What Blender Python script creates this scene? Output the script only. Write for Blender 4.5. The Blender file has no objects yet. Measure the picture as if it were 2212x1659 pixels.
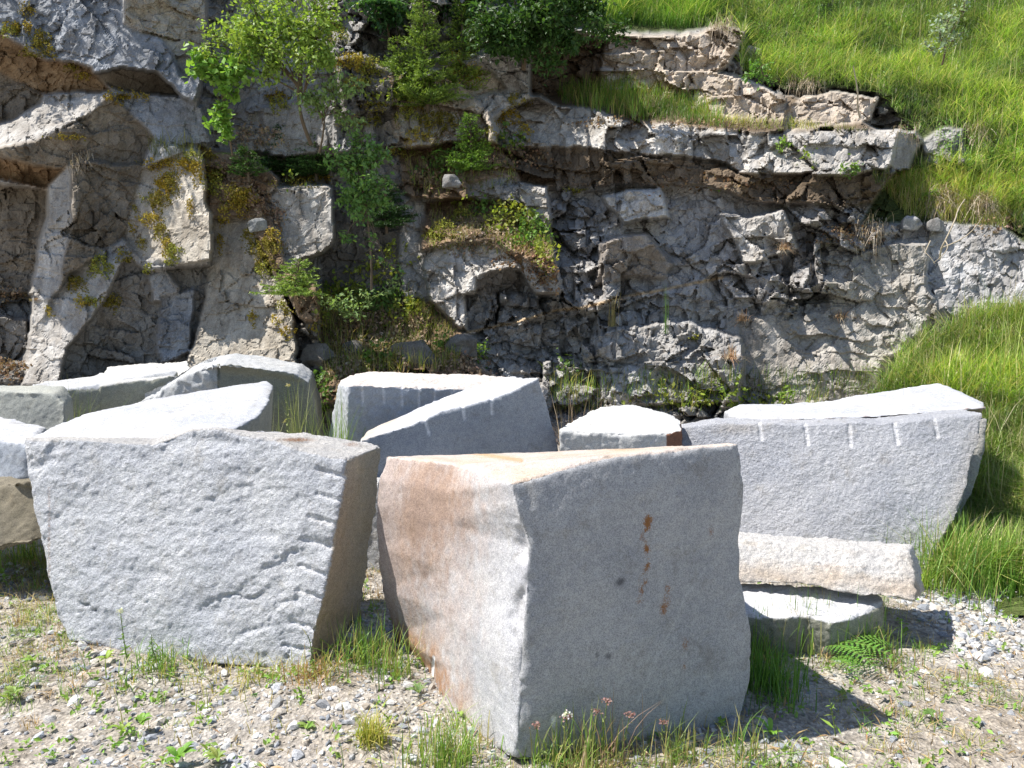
import bpy, math, random
import numpy as np
R = math.radians
random.seed(7)
# ---------------------------------------------------------------- camera, world, sun, exposure
CH, PITCH, FV = 1.70, R(7.5), 1700.0            # eye height, tilt down, focal length for a 2212 x 1659 picture
cam_d = bpy.data.cameras.new('camera'); cam = bpy.data.objects.new('camera', cam_d)
sc = bpy.context.scene; COL = sc.collection; COL.objects.link(cam); sc.camera = cam
cam.location = (0, 0, CH); cam.rotation_euler = (math.pi/2-PITCH, 0, 0)
cam_d.sensor_width = 36; cam_d.lens = 36*FV/2212; cam_d.clip_end = 500; cam_d.clip_start = 0.05
SUN = np.array([-0.60, 0.02, 1.0]); SUN /= np.linalg.norm(SUN)
EL = math.asin(SUN[2]); AZ = math.atan2(SUN[0], SUN[1])       # azimuth from +Y, clockwise
w = bpy.data.worlds.new('World'); sc.world = w; w.use_nodes = True
nt = w.node_tree; bg = nt.nodes['Background']; sky = nt.nodes.new('ShaderNodeTexSky')
sky.sky_type = 'NISHITA'; sky.sun_disc = False; sky.sun_elevation = EL; sky.sun_rotation = AZ
sky.altitude = 600; sky.air_density = 1.0; sky.dust_density = 1.2; sky.ozone_density = 1.0
nt.links.new(sky.outputs[0], bg.inputs[0]); bg.inputs[1].default_value = 0.10
sd = bpy.data.lights.new('sun', 'SUN'); sd.energy = 4.9; sd.angle = R(0.53); sd.color = (1.0, 0.96, 0.90)
so = bpy.data.objects.new('sun', sd); COL.objects.link(so); so.location = (-6, 0, 10)
from mathutils import Vector
so.rotation_euler = Vector(SUN).to_track_quat('Z', 'Y').to_euler()
sc.view_settings.view_transform = 'Standard'; sc.view_settings.look = 'None'
sc.view_settings.exposure = 0.70; sc.view_settings.gamma = 1
sc.render.engine = 'CYCLES'; sc.render.resolution_x = 1024; sc.render.resolution_y = 768

# ---------------------------------------------------------------- measuring helpers
CP, SP = math.cos(PITCH), math.sin(PITCH)
def ray(px, py):
    x = (np.asarray(px, float)-1106)/FV; y = (829.5-np.asarray(py, float))/FV
    return np.stack([x, CP+y*SP, -SP+y*CP], -1)
def P(px, py, Y):
    d = ray(px, py); Y = np.asarray(Y, float)
    return np.array([0, 0, CH]) + d*(Y/d[..., 1])[..., None]
def G(px, py, z=0.0):
    d = ray(px, py); t = (z-CH)/d[..., 2]
    return np.array([0, 0, CH]) + d*np.asarray(t)[..., None]
def proj(p):
    q = p-np.array([0, 0, CH]); f = q[:, 1]*CP-q[:, 2]*SP; u = q[:, 1]*SP+q[:, 2]*CP
    return 1106+FV*q[:, 0]/f, 829.5-FV*u/f, f
# ---------------------------------------------------------------- noise
def hsh(ix, iy, iz, s=0):
    h = (ix*374761393 + iy*668265263 + iz*2147483647 + s*1274126177) & 0xffffffff
    h = ((h ^ (h >> 13))*1274126177) & 0xffffffff
    h = ((h ^ (h >> 16))*2246822519) & 0xffffffff
    return ((h ^ (h >> 15)) & 0xffffff)/float(0xffffff)
def vnoise(p, s=0):
    i = np.floor(p).astype(np.int64); f = p-i; f = f*f*f*(f*(f*6-15)+10); r = 0
    for dx in (0, 1):
        for dy in (0, 1):
            for dz in (0, 1):
                wgt = (f[:, 0] if dx else 1-f[:, 0])*(f[:, 1] if dy else 1-f[:, 1])*(f[:, 2] if dz else 1-f[:, 2])
                r = r + wgt*hsh(i[:, 0]+dx, i[:, 1]+dy, i[:, 2]+dz, s)
    return r*2-1
def fbm(p, octv=4, s=0, gain=.5, lac=2.03):
    r = 0; a = 1
    for o in range(octv):
        r = r + a*vnoise(p*(lac**o)+o*17.3, s+o); a *= gain
    return r
def facets(p, s=0, tilt=.8):
    """2-D broken-stone field: every cell is a tilted plane; also returns distance to the nearest crack"""
    i = np.floor(p).astype(np.int64); n = len(p)
    b1 = np.full(n, 9e9); b2 = np.full(n, 9e9); val = np.zeros(n)
    for dx in (-1, 0, 1):
        for dy in (-1, 0, 1):
            cx = i[:, 0]+dx; cy = i[:, 1]+dy
            sx = cx+hsh(cx, cy, 1, s); sy = cy+hsh(cx, cy, 2, s)
            ddx = p[:, 0]-sx; ddy = p[:, 1]-sy; d = np.maximum(abs(ddx), abs(ddy))*.6+np.hypot(ddx, ddy)*.4
            v = (hsh(cx, cy, 3, s)-.5) + tilt*((hsh(cx, cy, 4, s)-.5)*ddx*2+(hsh(cx, cy, 5, s)-.5)*ddy*2)
            near = d < b1
            b2 = np.where(near, b1, np.minimum(b2, d)); val = np.where(near, v, val); b1 = np.where(near, d, b1)
    return val, b2-b1
# ---------------------------------------------------------------- object helpers
def mk(name, V, F, mat, parent=None, attrs=None, smooth=False, origin=None):
    V = np.asarray(V, np.float32); 
    if origin is not None: V = V-np.asarray(origin, np.float32)
    m = bpy.data.meshes.new(name)
    if isinstance(F, np.ndarray):
        k = F.shape[1]; n = len(F)
        m.vertices.add(len(V)); m.vertices.foreach_set('co', V.ravel())
        m.loops.add(n*k); m.loops.foreach_set('vertex_index', F.astype(np.int32).ravel())
        m.polygons.add(n); m.polygons.foreach_set('loop_start', np.arange(0, n*k, k, dtype=np.int32))
        try: m.polygons.foreach_set('loop_total', np.full(n, k, np.int32))
        except Exception: pass
        m.update(calc_edges=True)
    else:
        m.from_pydata([tuple(v) for v in V], [], F)
    m.polygons.foreach_set('use_smooth', np.full(len(m.polygons), smooth, bool))
    for kx, a in (attrs or {}).items():
        a = np.asarray(a, np.float32)
        if a.ndim == 2:
            at = m.color_attributes.new(kx, 'FLOAT_COLOR', 'POINT')
            at.data.foreach_set('color', np.concatenate([a, np.ones((len(a), 1), np.float32)], 1).ravel())
        else:
            at = m.attributes.new(kx, 'FLOAT', 'POINT'); at.data.foreach_set('value', a)
    m.materials.append(mat)
    o = bpy.data.objects.new(name, m); COL.objects.link(o)
    if origin is not None and parent is None: o.location = tuple(float(v) for v in origin)
    if parent is not None: o.parent = parent
    return o
def tag(o, label=None, cat=None, group=None, kind=None):
    for k, v in (('label', label), ('category', cat), ('group', group), ('kind', kind)):
        if v: o[k] = v
    return o
def empty(name, loc, label, cat, group=None):
    o = bpy.data.objects.new(name, None); COL.objects.link(o); o.location = tuple(float(v) for v in loc)
    o.empty_display_size = .1
    return tag(o, label, cat, group)
def copy_tree(o, parent=None):
    c = o.copy(); COL.objects.link(c); c.parent = parent
    for ch in list(o.children): copy_tree(ch, c)
    return c
# ---------------------------------------------------------------- materials
class NB:
    def __init__(s, name):
        s.m = bpy.data.materials.new(name); s.m.use_nodes = True; s.t = s.m.node_tree; s.t.nodes.clear()
        s.out = s.n('ShaderNodeOutputMaterial')
    def n(s, typ, **kw):
        x = s.t.nodes.new(typ)
        for k, v in kw.items(): setattr(x, k, v)
        return x
    def l(s, a, b): s.t.links.new(a, b)
    def noise(s, vec, scale, det=3, rough=.55):
        x = s.n('ShaderNodeTexNoise'); x.inputs['Scale'].default_value = scale; x.inputs['Detail'].default_value = det
        x.inputs['Roughness'].default_value = rough; s.l(vec, x.inputs['Vector']); return x.outputs['Fac']
    def ramp(s, fac, a, b, ca=0., cb=1.):
        x = s.n('ShaderNodeMapRange'); s.l(fac, x.inputs[0]); x.interpolation_type = 'SMOOTHSTEP'
        for i, v in zip((1, 2, 3, 4), (a, b, ca, cb)): x.inputs[i].default_value = v
        return x.outputs[0]
    def math(s, op, a, b):
        x = s.n('ShaderNodeMath', operation=op)
        for i, v in ((0, a), (1, b)):
            if isinstance(v, (int, float)): x.inputs[i].default_value = v
            else: s.l(v, x.inputs[i])
        return x.outputs[0]
    def mix(s, typ, fac, a, b):
        x = s.n('ShaderNodeMix', data_type='RGBA', blend_type=typ)
        for i, v in ((0, fac), (6, a), (7, b)):
            if isinstance(v, (int, float)): x.inputs[i].default_value = v
            elif isinstance(v, tuple): x.inputs[i].default_value = (*v, 1)
            else: s.l(v, x.inputs[i])
        return x.outputs[2]
    def attr(s, n): return s.n('ShaderNodeAttribute', attribute_name=n)
    def bump(s, h, strength, dist, prev=None):
        x = s.n('ShaderNodeBump'); x.inputs['Strength'].default_value = strength; x.inputs['Distance'].default_value = dist
        s.l(h, x.inputs['Height'])
        if prev: s.l(prev, x.inputs['Normal'])
        return x.outputs[0]
    def bsdf(s, col, rough, nrm=None, spec=.3):
        x = s.n('ShaderNodeBsdfPrincipled'); 
        if isinstance(col, tuple): x.inputs['Base Color'].default_value = (*col, 1)
        else: s.l(col, x.inputs['Base Color'])
        x.inputs['Roughness'].default_value = rough; x.inputs['Specular IOR Level'].default_value = spec
        if nrm: s.l(nrm, x.inputs['Normal'])
        return x
def granite_mat(name, b1=.6, s1=28., b2=.5, speck=1.0, veins=False, vscale=(1, 1, 1), bd=.022):
    b = NB(name); g = b.n('ShaderNodeNewGeometry').outputs['Position']
    mp = b.n('ShaderNodeMapping'); b.l(g, mp.inputs[0]); mp.inputs['Scale'].default_value = vscale; gv = mp.outputs[0]
    c = b.attr('col').outputs['Color']
    sp1 = b.noise(gv, 260, 2, .7); sp2 = b.noise(gv, 110, 3, .7); big = b.noise(g, 3.2, 4, .6); mid = b.noise(gv, 34, 4, .65)
    c = b.mix('MULTIPLY', speck, c, b.mix('MIX', b.ramp(sp1, .36, .6), (.50, .50, .51), (1.2, 1.19, 1.18)))
    c = b.mix('MULTIPLY', .8*speck, c, b.mix('MIX', b.ramp(sp2, .34, .62), (.72, .72, .73), (1.1, 1.1, 1.1)))
    c = b.mix('MULTIPLY', .9, c, b.mix('MIX', b.ramp(mid, .3, .7), (.88, .88, .9), (1.06, 1.06, 1.05)))
    c = b.mix('MULTIPLY', 1., c, b.mix('MIX', b.ramp(big, .3, .7), (.86, .87, .89), (1.05, 1.04, 1.02)))
    dr = b.noise(g, 48, 4, .8); c = b.mix('MIX', b.ramp(dr, .66, .72, 0, .55), c, (.20, .18, .15)); dz = b.noise(g, 9, 6, .75); c = b.mix('MULTIPLY', b.ramp(dz, .52, .68, 0, .75), c, (.78, .75, .70)); st = b.attr('stain').outputs['Fac']
    nz = b.noise(g, 170, 5, .7); f = b.math('ADD', st, b.math('MULTIPLY', b.math('SUBTRACT', nz, .5), 2.4))
    c = b.mix('MIX', b.math('MULTIPLY', b.ramp(f, .40, 1.0), b.ramp(st, .02, .15)), c, b.mix('MIX', nz, (.14, .05, .018), (.34, .17, .06)))
    h1 = b.noise(gv, s1, 6, .68); h2 = b.noise(gv, s1*5, 3, .6)
    n1 = b.bump(h1, b1, bd); n2 = b.bump(h2, b2, .004, n1)
    s_ = b.bsdf(c, .75, n2, .25); b.l(s_.outputs[0], b.out.inputs[0]); return b.m
def rock_mat(name, b1=.7, s1=9.):
    b = NB(name); g = b.n('ShaderNodeNewGeometry').outputs['Position']; c = b.attr('col').outputs['Color']
    mp = b.n('ShaderNodeMapping'); b.l(g, mp.inputs[0]); mp.inputs['Scale'].default_value = (1, 1, .22)
    st = b.noise(mp.outputs[0], 9, 5, .65); mo = b.noise(g, 2.4, 6, .65); fi = b.noise(g, 45, 4, .7); sp = b.noise(g, 150, 2, .7)
    c = b.mix('MULTIPLY', .75, c, b.mix('MIX', b.ramp(st, .33, .66), (.70, .66, .62), (1.15, 1.15, 1.15)))
    c = b.mix('MULTIPLY', .9, c, b.mix('MIX', b.ramp(mo, .3, .68), (.76, .735, .70), (1.15, 1.14, 1.13)))
    c = b.mix('MULTIPLY', .9, c, b.mix('MIX', b.ramp(fi, .3, .65), (.78, .78, .79), (1.1, 1.1, 1.1)))
    c = b.mix('MULTIPLY', .8, c, b.mix('MIX', b.ramp(sp, .35, .62), (.66, .66, .66), (1.15, 1.15, 1.15)))
    lic = b.noise(g, 5.5, 6, .75)
    c = b.mix('MIX', b.ramp(lic, .63, .70, 0, .45), c, (.045, .042, .035))
    h1 = b.noise(g, 20, 8, .7); h2 = b.noise(g, 70, 5, .7); 
    wv = b.n('ShaderNodeTexVoronoi', feature='DISTANCE_TO_EDGE'); wv.inputs['Scale'].default_value = 1.3
    wr = b.n('ShaderNodeVectorMath', operation='ADD'); nc = b.n('ShaderNodeTexNoise'); nc.inputs['Scale'].default_value = 3.; nc.inputs['Detail'].default_value = 5
    b.l(g, nc.inputs['Vector']); b.l(g, wr.inputs[0]); b.l(nc.outputs['Color'], wr.inputs[1]); b.l(wr.outputs[0], wv.inputs['Vector'])
    crk = b.ramp(wv.outputs['Distance'], 0, .02)
    n1 = b.bump(h1, .5, .022); n2 = b.bump(h2, .6, .010, n1); n3 = b.bump(b.math('MAXIMUM', crk, b.ramp(b.noise(g, 1.1, 3), .36, .46)), .12, .012, n2)
    s_ = b.bsdf(c, .85, n3, .15); b.l(s_.outputs[0], b.out.inputs[0]); return b.m
def leaf_mat(name, trans=.35, rough=.5, spec=.3):
    b = NB(name); c = b.attr('col').outputs['Color']
    s_ = b.bsdf(c, rough, None, spec); t = b.n('ShaderNodeBsdfTranslucent')
    b.l(b.mix('MULTIPLY', 1., c, (1.25, 1.3, .55)), t.inputs[0]); mx = b.n('ShaderNodeMixShader'); mx.inputs[0].default_value = trans
    b.l(s_.outputs[0], mx.inputs[1]); b.l(t.outputs[0], mx.inputs[2]); b.l(mx.outputs[0], b.out.inputs[0]); return b.m
def bark_mat(name, col):
    b = NB(name); g = b.n('ShaderNodeNewGeometry').outputs['Position']; nz = b.noise(g, 60, 4)
    c = b.mix('MULTIPLY', 1., col, b.mix('MIX', nz, (.5, .5, .5), (1.4, 1.4, 1.4)))
    b.l(b.bsdf(c, .8, b.bump(nz, .5, .01)).outputs[0], b.out.inputs[0]); return b.m
def gravel_ground_mat():
    b = NB('gravel_soil'); g = b.n('ShaderNodeNewGeometry').outputs['Position']
    n0 = b.noise(g, 1.3, 5, .6); n1 = b.noise(g, 14, 6, .7); n2 = b.noise(g, 90, 4, .7)
    v = b.n('ShaderNodeTexVoronoi'); v.inputs['Scale'].default_value = 55; b.l(g, v.inputs['Vector'])
    c = b.mix('MIX', b.ramp(n0, .35, .65), (.37, .33, .28), (.41, .39, .36))
    c = b.mix('MULTIPLY', .8, c, b.mix('MIX', b.ramp(n1, .3, .7), (.55, .52, .48), (1.25, 1.25, 1.25)))
    hsv = b.n('ShaderNodeSeparateColor'); b.l(v.outputs['Color'], hsv.inputs[0])
    c = b.mix('MULTIPLY', .7, c, b.mix('MIX', hsv.outputs[0], (.6, .6, .62), (1.4, 1.38, 1.35)))
    c = b.mix('MULTIPLY', .7, c, b.mix('MIX', b.ramp(n2, .3, .7), (.6, .58, .55), (1.3, 1.3, 1.3)))
    nn = b.bump(n1, .6, .03); nn = b.bump(v.outputs['Distance'], .7, .012, nn); nn = b.bump(n2, .7, .006, nn)
    b.l(b.bsdf(c, .9, nn, .15).outputs[0], b.out.inputs[0]); return b.m
def stone_mat():
    b = NB('broken_stone'); g = b.n('ShaderNodeNewGeometry').outputs['Position']; c = b.attr('col').outputs['Color']
    n1 = b.noise(g, 220, 3, .7); n2 = b.noise(g, 40, 4)
    c = b.mix('MULTIPLY', .8, c, b.mix('MIX', b.ramp(n1, .35, .62), (.6, .6, .62), (1.25, 1.25, 1.24)))
    b.l(b.bsdf(c, .8, b.bump(n2, .4, .01), .2).outputs[0], b.out.inputs[0]); return b.m
M_ROUGH = granite_mat('rough_split_granite', .9, 66, .6, .65, bd=.021)
M_SMOOTH = granite_mat('smooth_grey_granite', .22, 16, .45, .65)
M_TOP = granite_mat('pale_granite', .30, 12, .35, .6)
M_ROCK = rock_mat('cliff_rock'); M_LEAF = leaf_mat('leaves'); M_GRASS = leaf_mat('grass_blades', .3, .45)
M_NEEDLE = leaf_mat('needles', .2, .5); M_DRY = leaf_mat('dry_plant_matter', .15, .8, .1); M_MOSS = leaf_mat('moss_fibres', .1, .9, .05)
M_BARK = bark_mat('brown_bark', (.16, .12, .08)); M_STEM = bark_mat('green_stem', (.16, .22, .06)); M_STRAW = bark_mat('dead_wood', (.45, .38, .28))
M_GROUND = gravel_ground_mat(); M_STONE = stone_mat()
rng = np.random.default_rng(11)

# ---------------------------------------------------------------- ground
xs = np.concatenate([np.linspace(-60, -6, 20)[:-1], np.arange(-6, 6, .035), np.linspace(6, 60, 20)])
ys = np.concatenate([np.linspace(-30, .8, 12)[:-1], np.arange(.8, 6, .035), np.arange(6, 14, .1), np.linspace(14, 80, 12)])
def gz(x, y):
    p = np.stack([x, y, 0*x], -1); near = np.clip((y-.6)/.6, 0, 1)*np.clip((7-abs(x)), 0, 1)
    rise = np.clip((y-4.6)/4.0, 0, 1)**1.2*.38
    return rise+near*(.030*fbm(p*1.3, 3, 3)+.008*fbm(p*14, 3, 9))-.012
gx_, gy_ = np.meshgrid(xs, ys); V = np.stack([gx_.ravel(), gy_.ravel(), gz(gx_.ravel(), gy_.ravel())], -1)
def gridF(h, w_):
    a = np.arange(h*w_).reshape(h, w_); return np.stack([a[:-1, :-1], a[:-1, 1:], a[1:, 1:], a[1:, :-1]], -1).reshape(-1, 4)
tag(mk('ground', V, gridF(len(ys), len(xs)), M_GROUND, smooth=True), kind='structure')

# ---------------------------------------------------------------- cliff: measured facets -> one rock surface
STEP = 3.0; PX = np.arange(-560, 2760, STEP); PY = np.arange(-300, 1330, STEP)
gx, gy = np.meshgrid(PX, PY); q = np.stack([gx.ravel()/100, gy.ravel()/100, 0*gx.ravel()], -1)
wx = (gx.ravel()+8*fbm(q*1.1, 4, 21, .45)).reshape(gx.shape); wy = (gy.ravel()+8*fbm(q*1.1, 4, 31, .45)).reshape(gx.shape)
def inside(poly, x, y):
    r = np.zeros(x.shape, bool); n = len(poly)
    for i in range(n):
        x1, y1 = poly[i]; x2, y2 = poly[(i+1) % n]
        if y1 == y2: continue
        r ^= ((y1 > y) != (y2 > y)) & (x < (x2-x1)*(y-y1)/(y2-y1)+x1)
    return r
GREY = (.35, .345, .335); BLUE = (.34, .36, .39); PALE = (.46, .445, .42); BEIGE = (.44, .405, .345); BROWN = (.24, .21, .17)
ORNG = (.33, .235, .145); SOIL = (.17, .13, .09); LITT = (.24, .17, .11); DARK = (.20, .19, .175); GRS = (.085, .11, .035); WARM = (.47, .41, .34)
D = 7.9 + (880-gy)/100*.24; D = np.where((gy < 283) & (gx > 1080), 10.3+(283-gy)*.004, D); Ccol = np.zeros(gx.shape+(3,)); Ccol[:] = GREY; RO = np.full(gx.shape, .10); FI = np.full(gx.shape, .5)
# (outline, depth at centre, slope per 100 px across, slope per 100 px down, colour, block size roughness)
FAC = [
 ([(-760,-330),(480,-330),(480,860),(-760,860)], 8.45, 0, -.08, GREY, .08),
 ([(430,-330),(1300,-330),(1300,240),(860,330),(430,340)], 9.4, 0, -.14, GREY, .14),
 ([(-760,-330),(420,-330),(445,100),(420,230),(340,222),(240,185),(200,160),(100,130),(0,70),(-760,-60)], 8.55, .05, -.20, BLUE, .05),
 ([(240,-330),(440,-330),(445,110),(400,180),(350,90),(270,50)], 8.7, .30, -.02, BEIGE, .06),
 ([(195,165),(270,146),(340,160),(398,218),(350,218),(250,195)], 8.8, .15, .25, BROWN, .02),
 ([(-760,-60),(0,62),(100,122),(200,152),(245,200),(170,205),(80,205),(0,160),(-760,60)], 8.65, .0, .45, ORNG, .04),
 ([(-760,60),(0,155),(85,205),(80,240),(30,270),(0,330),(-760,300)], 8.8, .05, .0, BROWN, .05),
 ([(-100,300),(30,265),(80,228),(170,222),(235,202),(243,215),(185,255),(90,302),(50,330),(-100,360)], 8.2, -.1, -.55, PALE, .03),
 ([(240,207),(300,240),(335,300),(310,352),(160,365),(60,352),(-100,340),(55,314),(90,302),(185,257)], 8.2, .28, .10, BROWN, .04),
 ([(245,212),(330,205),(440,225),(465,300),(440,330),(340,305)], 8.5, .08, -.10, BLUE, .06),
 ([(-760,330),(60,352),(160,365),(112,402),(0,388),(-760,380)], 8.45, .02, .55, ORNG, .06),
 ([(-760,385),(100,402),(92,600),(60,650),(-760,640)], 8.55, .08, -.02, BROWN, .04),
 ([(-760,610),(78,640),(55,830),(-760,830)], 8.3, .02, -.5, DARK, .12),
 ([(-760,650),(60,690),(50,780),(-760,760)], 8.2, .02, -.05, DARK, .06),
 ([(100,400),(160,352),(152,480),(122,650),(90,815),(50,830),(78,600)], 8.0, -.22, -.06, PALE, .03),
 ([(158,352),(312,350),(300,400),(262,515),(210,545),(150,592),(120,650),(150,480)], 8.05, .30, -.02, BROWN, .06),
 ([(310,358),(420,318),(445,360),(462,440),(458,560),(392,578),(300,562),(260,520),(288,420)], 8.1, -.22, -.16, BEIGE, .04),
 ([(110,650),(150,588),(210,555),(268,558),(232,640),(142,752),(130,830),(50,830),(80,760)], 7.85, -.18, -.22, PALE, .03),
 ([(266,558),(320,590),(455,575),(448,650),(405,780),(410,830),(130,830),(142,752),(232,640)], 8.08, .12, .02, (.27,.255,.23), .06),
 ([(318,596),(350,585),(385,615),(375,650),(325,650)], 7.98, .1, -.2, GREY, .03),
 ([(340,640),(420,620),(410,760),(345,790)], 8.0, .12, -.02, BLUE, .04),
 ([(430,310),(500,330),(600,385),(612,460),(640,560),(705,640),(705,720),(645,690),(590,600),(545,500),(470,475),(450,440)], 8.02, .0, -.28, LITT, .10),
 ([(466,470),(540,480),(565,560),(602,620),(640,700),(700,775),(660,830),(420,830),(405,790),(440,650),(455,520)], 7.9, -.16, -.17, BEIGE, .025),
 ([(635,700),(700,690),(720,780),(690,830),(640,800)], 7.8, .05, -.1, DARK, .1),
 ([(570,430),(590,405),(640,398),(700,396),(716,408),(726,500),(708,540),(650,556),(618,575),(596,500)], 8.2, -.10, -.10, PALE, .05),
 ([(560,240),(720,200),(730,320),(580,340)], 8.9, -.05, -.1, GREY, .06),
 ([(700,335),(885,330),(885,650),(700,650),(690,545),(722,520)], 8.75, .0, -.05, DARK, .06),
 ([(720,130),(790,118),(850,160),(840,240),(740,250)], 8.8, .1, -.3, DARK, .08),
 ([(845,210),(1000,190),(1060,240),(1080,310),(900,330),(850,290)], 8.9, -.05, -.35, WARM, .14),
 ([(980,130),(1060,150),(1090,190),(1000,210)], 9.3, .05, -.3, BEIGE, .05),
 ([(860,320),(1080,300),(1130,380),(1100,430),(900,440),(870,420)], 8.75, 0, -.5, LITT, .08),
 ([(868,430),(945,432),(930,560),(930,655),(866,645)], 8.65, .12, -.06, GREY, .03),
 ([(1010,395),(1090,385),(1135,400),(1130,450),(1010,450)], 8.75, -.05, -.1, GREY, .06),
 ([(918,440),(1010,425),(1130,445),(1195,500),(1215,600),(1060,545),(915,545)], 8.42, .0, -.75, LITT, .06),
 ([(915,535),(1060,528),(1120,560),(1218,598),(1210,640),(1150,640),(1120,590),(1030,600),(1005,710),(935,700)], 8.15, -.10, -.22, PALE, .06),
 ([(1025,602),(1110,582),(1120,620),(1105,645),(1020,645)], 8.4, .15, .3, DARK, .04),
 ([(1000,640),(1200,640),(1430,590),(1440,625),(1200,690),(1010,715)], 8.3, -.05, -.08, GREY, .12),
 ([(690,640),(930,650),(1005,720),(1010,780),(1180,870),(690,870)], 7.9, .0, -.6, LITT, .08),
 ([(1130,400),(1900,430),(1990,490),(1800,560),(1790,640),(1440,650),(1210,640),(1190,500)], 8.72, 0, -.24, (.37,.36,.35), .115),
 ([(1300,420),(1420,410),(1440,470),(1350,490)], 8.55, -.1, -.25, PALE, .08),
 ([(1560,470),(1700,450),(1720,540),(1600,570)], 8.5, -.12, -.22, PALE, .08),
 ([(1120,400),(1180,385),(1190,480),(1150,490)], 8.6, -.05, -.1, PALE, .05),
 ([(1290,520),(1400,510),(1450,560),(1430,600),(1290,610)], 8.42, .1, .15, (.30,.27,.24), .05),
 ([(1280,720),(1480,690),(1620,740),(1600,870),(1300,880)], 7.9, -.05, -.2, GREY, .05),
 ([(1600,690),(1900,660),(1900,860),(1620,870)], 8.15, -.02, -.14, (.34,.32,.29), .025),
 ([(1780,560),(2010,520),(2030,700),(1900,790),(1790,700)], 8.3, -.03, -.14, (.35,.335,.305), .035),
 ([(1080,318),(1180,310),(1400,335),(1560,365),(1850,368),(1965,372),(1920,440),(1700,440),(1500,408),(1300,398),(1130,396)], 8.92, .0, -.25, SOIL, .10),
 ([(1070,252),(1100,225),(1160,208),(1210,228),(1300,245),(1380,266),(1500,272),(1560,282),(1700,287),(1850,283),(1950,287),(1952,330),(1905,366),(1830,375),(1600,368),(1500,348),(1380,332),(1250,318),(1100,312)], 9.10, .0, -.40, PALE, .09),
 ([(1440,285),(1620,290),(1600,365),(1500,350)], 8.95, .0, -.2, GREY, .08),
 ([(1948,287),(1985,300),(1968,372),(1915,366)], 9.25, .5, -.1, GREY, .02),
 ([(1150,185),(1500,190),(1720,200),(1900,285),(1560,282),(1380,266),(1210,226)], 9.75, .0, -1.3, SOIL, .04),
 ([(1120,60),(1470,75),(1500,78),(1560,50),(1610,60),(1560,150),(1490,200),(1180,200)], 10.3, .0, -.14, WARM, .14),
 ([(1150,60),(1300,80),(1290,200),(1150,200)], 10.4, .1, -.1, SOIL, .1),
 ([(1495,160),(1580,162),(1650,188),(1705,210),(1692,255),(1490,245)], 9.9, -.06, -.35, WARM, .05),
 ([(1697,245),(1740,200),(1800,193),(1895,215),(1885,265),(1700,285)], 9.8, -.03, -.35, WARM, .05),
 ([(1110,-330),(2980,-330),(2980,500),(2212,495),(2150,488),(1930,430),(1960,372),(1990,300),(1900,205),(1800,188),(1700,192),(1600,160),(1605,55),(1470,70),(1300,62),(1120,40)], 10.6, .0, -1.15, GRS, .03),
 ([(1985,305),(2030,272),(2085,275),(2088,352),(2000,362)], 9.6, -.05, -.2, GREY, .05),
 ([(1930,372),(2980,372),(2980,520),(2200,520),(2040,480),(1850,490)], 9.0, .0, -.55, GRS, .04),
 ([(2010,505),(2050,488),(2160,488),(2212,520),(2500,530),(2500,640),(2212,652),(2120,672),(2030,664),(2005,620)], 8.45, -.10, -.16, (.40,.40,.40), .03),
]
for poly, y0, sx, sy, c, ro in FAC:
    m_ = inside(poly, wx, wy); cx = np.clip(np.mean([p[0] for p in poly]), 0, 2212); cy = np.clip(np.mean([p[1] for p in poly]), 0, 1300)
    pl = y0+(sx-.03)*(gx-cx)/100+(sy-.05)*(gy-cy)/100
    if poly[0] == (1110,-330): pl = np.where(gy > 200, 8.9+(480-gy)*.005, 10.3+(200-gy)*.010)
    D[m_] = np.clip(pl, y0-2.2, y0+9)[m_]; Ccol[m_] = c; RO[m_] = ro
    if c in (GRS, SOIL, LITT): FI[m_] = .15
def blur(a, k):
    for _ in range(k):
        for ax in (0, 1):
            p = np.pad(a, [(1, 1) if i == ax else (0, 0) for i in range(a.ndim)], mode='edge')
            a = (np.take(p, range(0, a.shape[ax]), ax)+2*a+np.take(p, range(2, a.shape[ax]+2), ax))/4
    return a
D = blur(D, 1); RO = blur(RO, 10); FI = blur(FI, 6); Ccol = blur(Ccol, 2)
fx = np.stack([wx.ravel()/100, wy.ravel()/100], -1)
def rot(p, a): return p@np.array([[math.cos(a), -math.sin(a)], [math.sin(a), math.cos(a)]])
f1, e1 = facets(rot(fx, .3)*np.array([.75, 1.05])); f2, e2 = facets(rot(fx, -.4)*2.1+5, 3, 1.1); f3, e3 = facets(rot(fx, .9)*5.2+9, 5, 1.2)
sh = gx.shape; rr = RO.ravel()*np.clip(.95+.8*fbm(q*.8, 3, 91), .5, 1.6)
f2b, e2b = facets(rot(fx, .13)*np.array([.9, 2.7])+7, 13, .9); f2c, _ = facets(rot(fx, -.1)*np.array([2.4, .8])+3, 17, .9); mk_ = fbm(q*.7, 2, 33); f2 = np.where(mk_ > .12, f2b, np.where(mk_ < -.22, f2c, f2))
f4, e4 = facets(rot(fx, .2)*11.+3, 8, 1.2)
rr = rr*np.where(gx.ravel() < 720, .55, 1); dis = rr*(2.3*f1+1.9*f2+.70*f3+.10*f4)+.005*f3+.0015*f4 + rr*.8*np.clip(.07-e1, 0, 1)*14*.5 + rr*.5*np.clip(.06-e2, 0, 1)*14*.5
dis += .03*fbm(q*.9, 2, 50)+.0035*fbm(q*9, 4, 60, .6)
D = D+dis.reshape(sh)
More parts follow.
